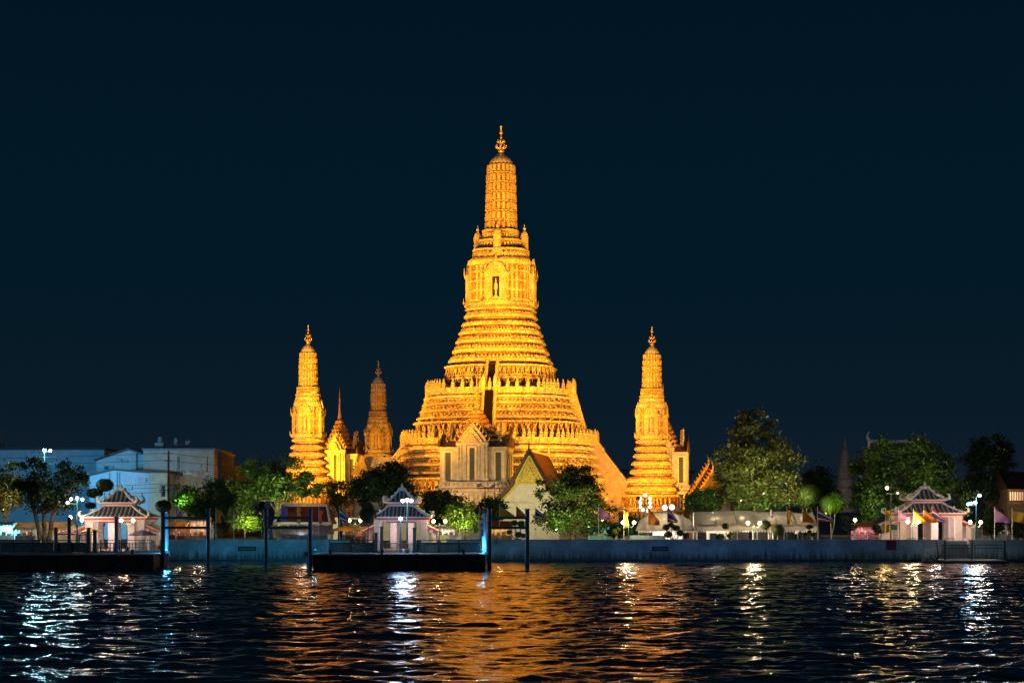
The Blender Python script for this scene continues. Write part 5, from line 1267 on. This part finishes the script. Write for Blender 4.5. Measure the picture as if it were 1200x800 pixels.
# garden spotlights
def garden(label, px, D, z, pw, col, off=2.0):
    t = thing('garden_spotlight', label, 'garden light', (X(px, D), D, z), 0, 'coloured garden lights under the trees')
    b_ = MB(); b_.tube((0, 0, -.3), (0, 0, 0), .04, .04, 5); b_.tube((0, .1, .0), (0, -.06, .12), .13, .16, 8); b_.build('housing', M_STEELG, t)
    lamp('garden_light', (X(px, D), D, z+.25), pw*4.0, col, .12, 'SPOT', (X(px, D+7), D+7, z+4.5), 140, 1)
GR = (.25, 1.0, .35); YG = (.9, 1.0, .35)
garden('green light under the left part of the huge tree', 857, 268.5, 6.2, 420, GR); garden('green light under the middle of the huge tree', 884, 268, 6.2, 180, GR); garden('green light under the right part of the huge tree', 903, 268, 6.2, 420, GR)
garden('warm light low in the huge tree on the right', 925, 266, 8.5, 1500, (1, .85, .30)); garden('warm light low in the huge tree on the left', 868, 264, 8.5, 1800, (1, .85, .3))
garden('warm light before the middle of the huge tree', 895, 259, 9.5, 1800, (1, .88, .35))
garden('light behind the small yellow green tree', 291, 249.5, 4.6, 900, (1, 1, .2)); garden('light beside the low bright bush', 212, 262, 8, 420, (.5, 1, .25))
garden('light under the tree before the small spired hall', 541, 248.5, 4.4, 950, (1, .95, .3)); garden('light under the dense leafy tree', 652, 249, 4.2, 1000, (.9, 1, .3)); garden('light under the dense leafy tree on the right', 690, 249, 4.6, 700, (1, .9, .35))
garden('warm light before the leftmost tree', 4, 250, 7, 750, (1, .85, .25)); garden('light before the big clipped domes', 968, 256, 6.5, 900, (.7, 1, .25)); garden('light under the tall dark right tree', 1152, 276, 6, 700, (1, .95, .6)); garden('light under the broad right tree', 1040, 262, 6, 900, (.85, 1, .4)); garden('second light under the broad right tree', 1088, 262, 9, 900, (.9, 1, .5)); garden('light below the big round headed tree', 308, 262, 5.5, 2600, (.8, 1, .3)); garden('second light below the big round headed tree', 342, 262, 7.5, 1500, (.9, 1, .35)); garden('light below the dark tree left of the middle pavilion', 455, 258, 7, 180, (.7, 1, .5))

# ================================================================ background buildings
def block(label, px0, px1, D, top, depth, m, floors=(), name='warehouse', roof=None, wins=(), rz=0, base=GZ, extra=None, gable=None):
    x0, x1 = X(px0, D), X(px1, D); t = thing(name, label, 'building', ((x0+x1)/2, D, base), R(rz)); W = x1-x0; h = Z(top, D)-base
    b_ = MB()
    if gable: b_.prismY([(-W/2, 0), (W/2, 0), (W/2, h-gable[1]), (-W/2+W*gable[0], h), (-W/2, h-gable[2])], 0, depth)
    else: b_.b2(-W/2, W/2, 0, depth, 0, h)
    b_.build('wall', m, t)
    r = MB()
    if gable:
        pr = [(-W/2-.3, h-gable[2]+.02), (-W/2+W*gable[0], h+.05), (W/2+.3, h-gable[1]+.02)]
        r.prismY(pr+[(x, z+.3) for x, z in reversed(pr)], -.5, depth+.4)
    else:
        r.b2(-W/2-.25, W/2+.25, -.25, depth+.25, h+.003, h+.35); 
    r.build('roof', roof or M_DARKR, t)
    for (a, b2_, ta, tb) in wins:
        w_ = MB(); xa, xb = X(a, D)-(x0+x1)/2, X(b2_, D)-(x0+x1)/2; w_.b2(xa, xb, -.06, -.004, Z(tb, D)-base, Z(ta, D)-base); fo = w_.build('window', mat('window_dark', (.04, .045, .05), .6), t)
        fr = MB(); za, zb = Z(tb, D)-base, Z(ta, D)-base; fr.b2(xa-.12, xb+.12, -.12, -.062, zb, zb+.12); fr.b2(xa-.12, xb+.12, -.14, -.062, za-.12, za); n = max(1, int((xb-xa)/1.2))
        for k in range(n+1): fr.b2(xa+(xb-xa)*k/n-.05, xa+(xb-xa)*k/n+.05, -.1, -.064, za, zb)
        fr.build('frame', M_GREYM, fo)
    if extra: extra(t, W, h, x0, D, base)
    return t
CORR = mat('corrugated_blue_grey', (.42, .50, .56), .6, .15, .5); CORR2 = mat('pale_cladding', (.55, .58, .60), .7, .12, .5)
def seams(t, W, h, x0, D, base):
    s_ = MB(); k = 1.6
    while k < W: s_.b2(-W/2+k-.05, -W/2+k+.05, -.05, -.003, 0, h-1.4); k += 1.6
    s_.build('cladding_seams', CORR, t)
block('long blue lit warehouse wall behind the cyan lamp', -12, 122, 330, 527, 20, CORR, extra=seams)
block('grey gabled warehouse behind the left pavilion', 113, 196, 318, 527, 25, CORR2, gable=(.45, 2.2, 2.0), wins=((122, 129, 546, 550), (175, 183, 546, 553)), extra=seams)
block('lower pale blue shed before the gabled warehouse', 105, 176, 305, 551, 10, CORR, gable=(.4, .5, 1.0), extra=seams)
block('small cream annex right of the pale blue shed', 175.5, 196, 304, 554, 10, mat('cream_render', (.50, .47, .34), .8, .2, .8), wins=())
BEI = mat('beige_render', (.52, .45, .36), .8, .2, .5, .1)
def rooftop(t, W, h, x0, D, base):
    q = MB(); q.box(-W*.33, 4, h+.9, 1.6, 1.6, 1.2); q.tube((-W*.33, 4, h+1.5), (-W*.33, 4, h+2.6), .5, .35, 8); q.box(-W*.1, 5, h+.7, 3, 2, .8); q.tube((-W*.12, 5, h+1), (-W*.12, 5, h+2.4), .35, .3, 6); q.tube((W*.05, 5, h+1), (W*.05, 5, h+2), .45, .4, 6); q.build('rooftop_tank', mat('tank_grey', (.2, .22, .24), .6), t)
    q = MB(); q.b2(-W/2, W/2*.7, -.5, -.02, h-5.6, h-5.3); q.b2(-W/2, W/2*.7, -.4, -.02, h-3.7, h-3.55); q.build('ledge', BEI, t)
block('beige concrete building with a long strip window', 168, 251, 312, 527.5, 18, BEI, wins=((206, 235, 550.5, 557.5), (240, 247, 552, 558), (201, 212, 566, 572), (219, 230, 566, 572), (236, 247, 566, 572)), extra=rooftop, roof=mat('tank_grey', (.2, .22, .24), .6), name='concrete_building')
def gadgets(name, x0p, x1p, D, y0, y1, n, seed):
    rd = random.Random(seed)
    for k in range(n):
        o = MB(); o.box(0, 0, 0, rd.uniform(.8, 1.2), .4, rd.uniform(.6, .8)); o.tube((0, -.22, 0), (0, -.2, 0), .25, .25, 8)
        q = o.build('air_conditioner', mat('ac_grey', (.45, .45, .43), .6)); q.location = (X(rd.uniform(x0p, x1p), D), D-.25, Z(rd.uniform(y0, y1), D))
        tag(q, 'small air conditioner box on the wall of the '+name, 'air conditioner', 'air conditioners on the '+name)
    for k in range(3):
        px = rd.uniform(x0p, x1p); p = MB(); p.tube((0, 0, 0), (0, 0, Z(y0, D)-Z(y1, D)+3), .09, .09, 5); p.tube((0, 0, 1), (1.5, 0, 1.2), .06, .06, 5)
        q = p.build('drain_pipe', mat('pipe_grey', (.25, .25, .24), .6)); q.location = (X(px, D), D-.15, Z(y1, D)-2); tag(q, 'thin drain pipe running down the '+name, 'pipe', 'pipes on the '+name)
gadgets('beige concrete building', 204, 248, 312, 541, 570, 9, 3); gadgets('grey gabled warehouse', 120, 170, 318, 537, 548, 4, 4); gadgets('lower pale blue shed', 128, 172, 305, 560, 580, 4, 5)
block('narrow grey tower block right of the beige building', 251.5, 260, 316, 531, 14, mat('grey_render', (.07, .07, .07), .8, .2), name='concrete_building')
block('low grey block left of the round tree', 260.5, 276, 330, 548, 14, mat('grey_render', (.07, .07, .07), .8, .2), name='concrete_building')
block('distant blue grey hotel between the stair and right tower', 716, 744, 520, 551, 20, mat('blue_grey_render', (.20, .24, .32), .8, .2), wins=((719, 724, 556, 559), (727, 732, 556, 559), (735, 740, 556, 559)), name='distant_building')
block('small pale house with square window right of the right tower', 800, 813, 360, 553.5, 10, mat('pink_render', (.5, .42, .4), .8, .2), wins=((803, 809.5, 556.5, 562),), name='house')
for (px, pw, cl) in ((60, 26000, (.03, .50, 1.0)), (140, 1300, (.75, .86, 1.0)), (215, 2600, (1, .82, .62)), (185, 900, (.9, .9, .6))):
    lamp('yard_fill', (X(px, 282), 282, GZ+11), pw, cl, .4, 'SPOT', (X(px+6, 318), 318, GZ+9), 130, 1)  # unseen spots added in front to brighten the warehouse walls
# utility pole
t = thing('utility_pole', 'utility pole with crossarms and wires before the beige building', 'utility pole', (X(197.5, 262), 262, GZ)); h = Z(528, 262)-GZ
b = MB(); b.tube((0, 0, 0), (0, 0, h), .2, .14, 8); b.build('pole', M_DARKR, t)
for z_, w_ in ((h-.4, 1.4), (h-1.5, 1.0), (h*.62, 2.2), (h*.57, 2.6)): b = MB(); b.box(0, -.1, z_, w_*1.1, .12, .14); b.build('crossarm', M_DARKR, t)
for s in (-1, 1): b = MB(); b.tube((s*.8, -.1, h*.5), (s*.8, -.1, h*.62), .3, .3, 8); b.build('transformer', mat('tank_grey', (.2, .22, .24), .6), t)
b = MB()
for z_ in (h-.35, h-1.4, h*.64, h*.6, h*.55):
    for x1_ in (-75, 22): b.path([(x1_*q/6, 0, z_-.9*math.sin(math.pi*q/6)) for q in range(7)], [.025]*7, 4)
b.build('wire', M_DARK, t)
# tip of another pole at the far left
t = thing('signal_tower', 'dark lattice tower top at the left edge', 'tower', (X(2, 340), 340, GZ)); h = Z(503, 340)-GZ; b = MB()
for s in (-1, 1): b.tube((s*1.0, 0, 0), (s*.25, 0, h), .12, .1, 5)
for k in range(10): b.tube((-(1-.07*k), 0, h*k/10), ((1-.075*k), 0, h*(k+1)/10), .06, .06, 4)
b.build('lattice', mat('rust_brown', (.16, .1, .08), .8), t); b = MB(); b.box(0, 0, h*.78, 3.4, 1.2, .5); b.box(0, 0, h*.72, 2.4, 1, .6); b.build('platform', mat('rust_brown', (.16, .1, .08), .8), t)
# stone chedi and hall finials on the right
t = thing('stone_spire', 'pale bell shaped stone spire rising between the trees on the right', 'spire', (X(990.5, 380), 380, GZ)); k = 380/F
lv = [(13, 600), (13, 572), (10, 570), (10, 562), (8.5, 560), (8.5, 548), (7.2, 547), (6.6, 541), (5.6, 534), (4.4, 530), (3.2, 528.5), (3.4, 527), (2.2, 524.5), (1.3, 519), (.7, 515), (.2, 511)]
b = MB(); b.loft([(math.cos(2*math.pi*i/16), math.sin(2*math.pi*i/16)) for i in range(16)], [(a*k, Z(y, 380)-GZ) for a, y in lv])
for y in (565, 556): b.loft(CIR, [(9*k, Z(y, 380)-GZ), (9*k, Z(y, 380)-GZ+.4)])
b.build('bell', mat('grey_stone', (.38, .33, .31), .9, .3, .6, .3), t)
lamp('spire_light', (X(985, 365), 362, 11), 900, (1, .75, .6), .5)
t = thing('temple_hall', 'large tiled temple hall with white hooked gable finial behind the broad tree', 'temple hall', (X(1062, 345), 345, GZ)); k = 345/F
b = MB(); b.prismX([(-5, 0), (5, 0), (5, Z(560, 345)-GZ), (0, Z(517, 345)-GZ), (-5, Z(560, 345)-GZ)], -43*k, 26*k); b.build('wall_and_roof', mat('dull_roof', (.14, .12, .11), .8, .3), t)
b = MB(); zt = Z(517, 345)-GZ; b.tube((-43*k, 0, zt), (24*k, 0, zt), .35, .35, 6)
for xx, sc in ((-43*k, 1), (24*k, .8)): b.path([(xx, 0, zt-3.0*sc), (xx, 0, zt), (xx-.5*sc, 0, zt+1.0*sc), (xx-.1*sc, 0, zt+2.0*sc)], [.45*sc, .38*sc, .25*sc, .04], 6)
b.build('finial', M_WHITE, t)
lamp('finial_light', (X(1008, 330), 328, 17), 500, (.95, .95, 1), .4, 'SPOT', (X(1022, 345), 345, 21), 50, 1)
# ornate stepped roof right of the right tower
t = thing('ornate_roof_hall', 'small temple hall with stepped gilded roof edges beside the huge tree', 'temple hall', (X(826, 305), 305, GZ), 0); k = 305/F
b = MB(); b.b2(-18*k, 30*k, 0, 8, 0, Z(582, 305)-GZ); b.build('wall', M_PLAST, t)
for j, (xa, ya, xb, yb) in enumerate(((-19, 582, 4, 546), (-12, 584, 8, 553))):
    r = MB(); yy = -j*1.2
    r.prismY([(xa*k, Z(ya, 305)-GZ), (xb*k, Z(yb, 305)-GZ), (xb*k+26*k-j*8*k, Z(ya-6, 305)-GZ), (xb*k+26*k-j*8*k, Z(ya+3, 305)-GZ)], yy, 8+yy*.5); ro = r.build('roof', mat('maroon_tiles', (.05, .018, .014), .6), t)
    e_ = MB(); A = Vector((xa*k, yy-.1, Z(ya, 305)-GZ+.2)); B = Vector((xb*k, yy-.1, Z(yb, 305)-GZ+.3)); e_.tube(A, B, .22, .22, 5)
    for q in range(9): c = A.lerp(B, (q+.5)/9); e_.tube(c, (c.x-.45, c.y, c.z+.55), .17, .03, 4)
    e_.path([B, (B.x+.1, B.y, B.z+.7), (B.x-.2, B.y, B.z+1.6)], [.2, .15, .03], 5); e_.build('barge_board', M_MIDM, ro)
lamp('roof_light', (X(806, 298), 298, 9), 450, AMB, .3)
# gold ornament and pale roof below the rear tower
t = thing('gilded_gable', 'small hall with gilded gable and pale roof below the rear tower', 'temple hall', (X(424, 322), 322, GZ)); k = 322/F
b = MB(); b.b2(-10*k, 40*k, 1, 8, 0, Z(552, 322)-GZ); b.build('wall', M_PLAST, t)
b = MB(); b.prismY([(-13*k, Z(556, 322)-GZ), (9*k, Z(556, 322)-GZ), (0, Z(532, 322)-GZ)], 0, .9)
for s in (-1, 1):
    for q in range(7): b.tube((s*(11-1.5*q)*k, -.1, Z(553-3*q, 322)-GZ), (s*(13-1.5*q)*k, -.1, Z(550-3*q, 322)-GZ), .2, .03, 4)
b.build('pediment', mat('dull_gilding', (.22, .15, .05), .5, .5, 3, .5), t); b = MB(); b.prismX([(1, Z(548, 322)-GZ), (4, Z(534, 322)-GZ), (8, Z(548, 322)-GZ)], 0, 38*k)
b.path([(38*k, 4, Z(534, 322)-GZ), (39*k, 4, Z(529, 322)-GZ)], [.25, .04], 5); b.build('roof', M_WHITE, t)
lamp('gable_spot', (X(420, 316), 310, 12), 150, AMB, .3)
# lit house at the right edge
t = thing('lit_house', 'dark roofed house with warm lit balcony at the right edge', 'house', (X(1192, 285), 285, GZ)); k = 285/F
b = MB(); b.b2(-10*k, 24*k, .5, 10, 0, Z(572, 285)-GZ); b.build('wall', mat('brown_timber', (.22, .12, .07), .7, .3), t)
b = MB(); b.prismX([(-1.5, Z(573, 285)-GZ), (4, Z(552, 285)-GZ), (11, Z(573, 285)-GZ)], -14*k, 26*k); b.build('roof', mat('maroon_tiles', (.05, .018, .014), .6), t)
b = MB(); b.b2(-9*k, 24*k, .3, .45, Z(586, 285)-GZ, Z(576, 285)-GZ); b.build('window', glow('warm_window', (1, .55, .22), .55), t)
b = MB()
for q in range(12): b.b2((-9+q*2.8)*k-.06, (-9+q*2.8)*k+.06, .1, .28, Z(587, 285)-GZ, Z(575, 285)-GZ)
b.b2(-10*k, 25*k, -.9, .2, Z(590, 285)-GZ, Z(588.5, 285)-GZ); b.build('balcony', mat('brown_timber', (.22, .12, .07), .7, .3), t)
lamp('balcony_light', (X(1190, 283), 283, Z(578, 283)), 160, (1, .6, .3), .3)
# green road sign lights far behind the star bright lamp
# distant low skyline to close the horizon
hz = thing('distant_block', 'low dark row of far buildings closing the horizon', 'building', (0, 640, GZ)); b = MB(); rd = random.Random(5); x_ = -230
while x_ < 230:
    w_ = rd.uniform(9, 22); b.b2(x_, x_+w_-.3, 0, 12, 0, rd.uniform(6, 13)); x_ += w_
b.build('wall', mat('far_dark_render', (.12, .13, .15), .9), hz)
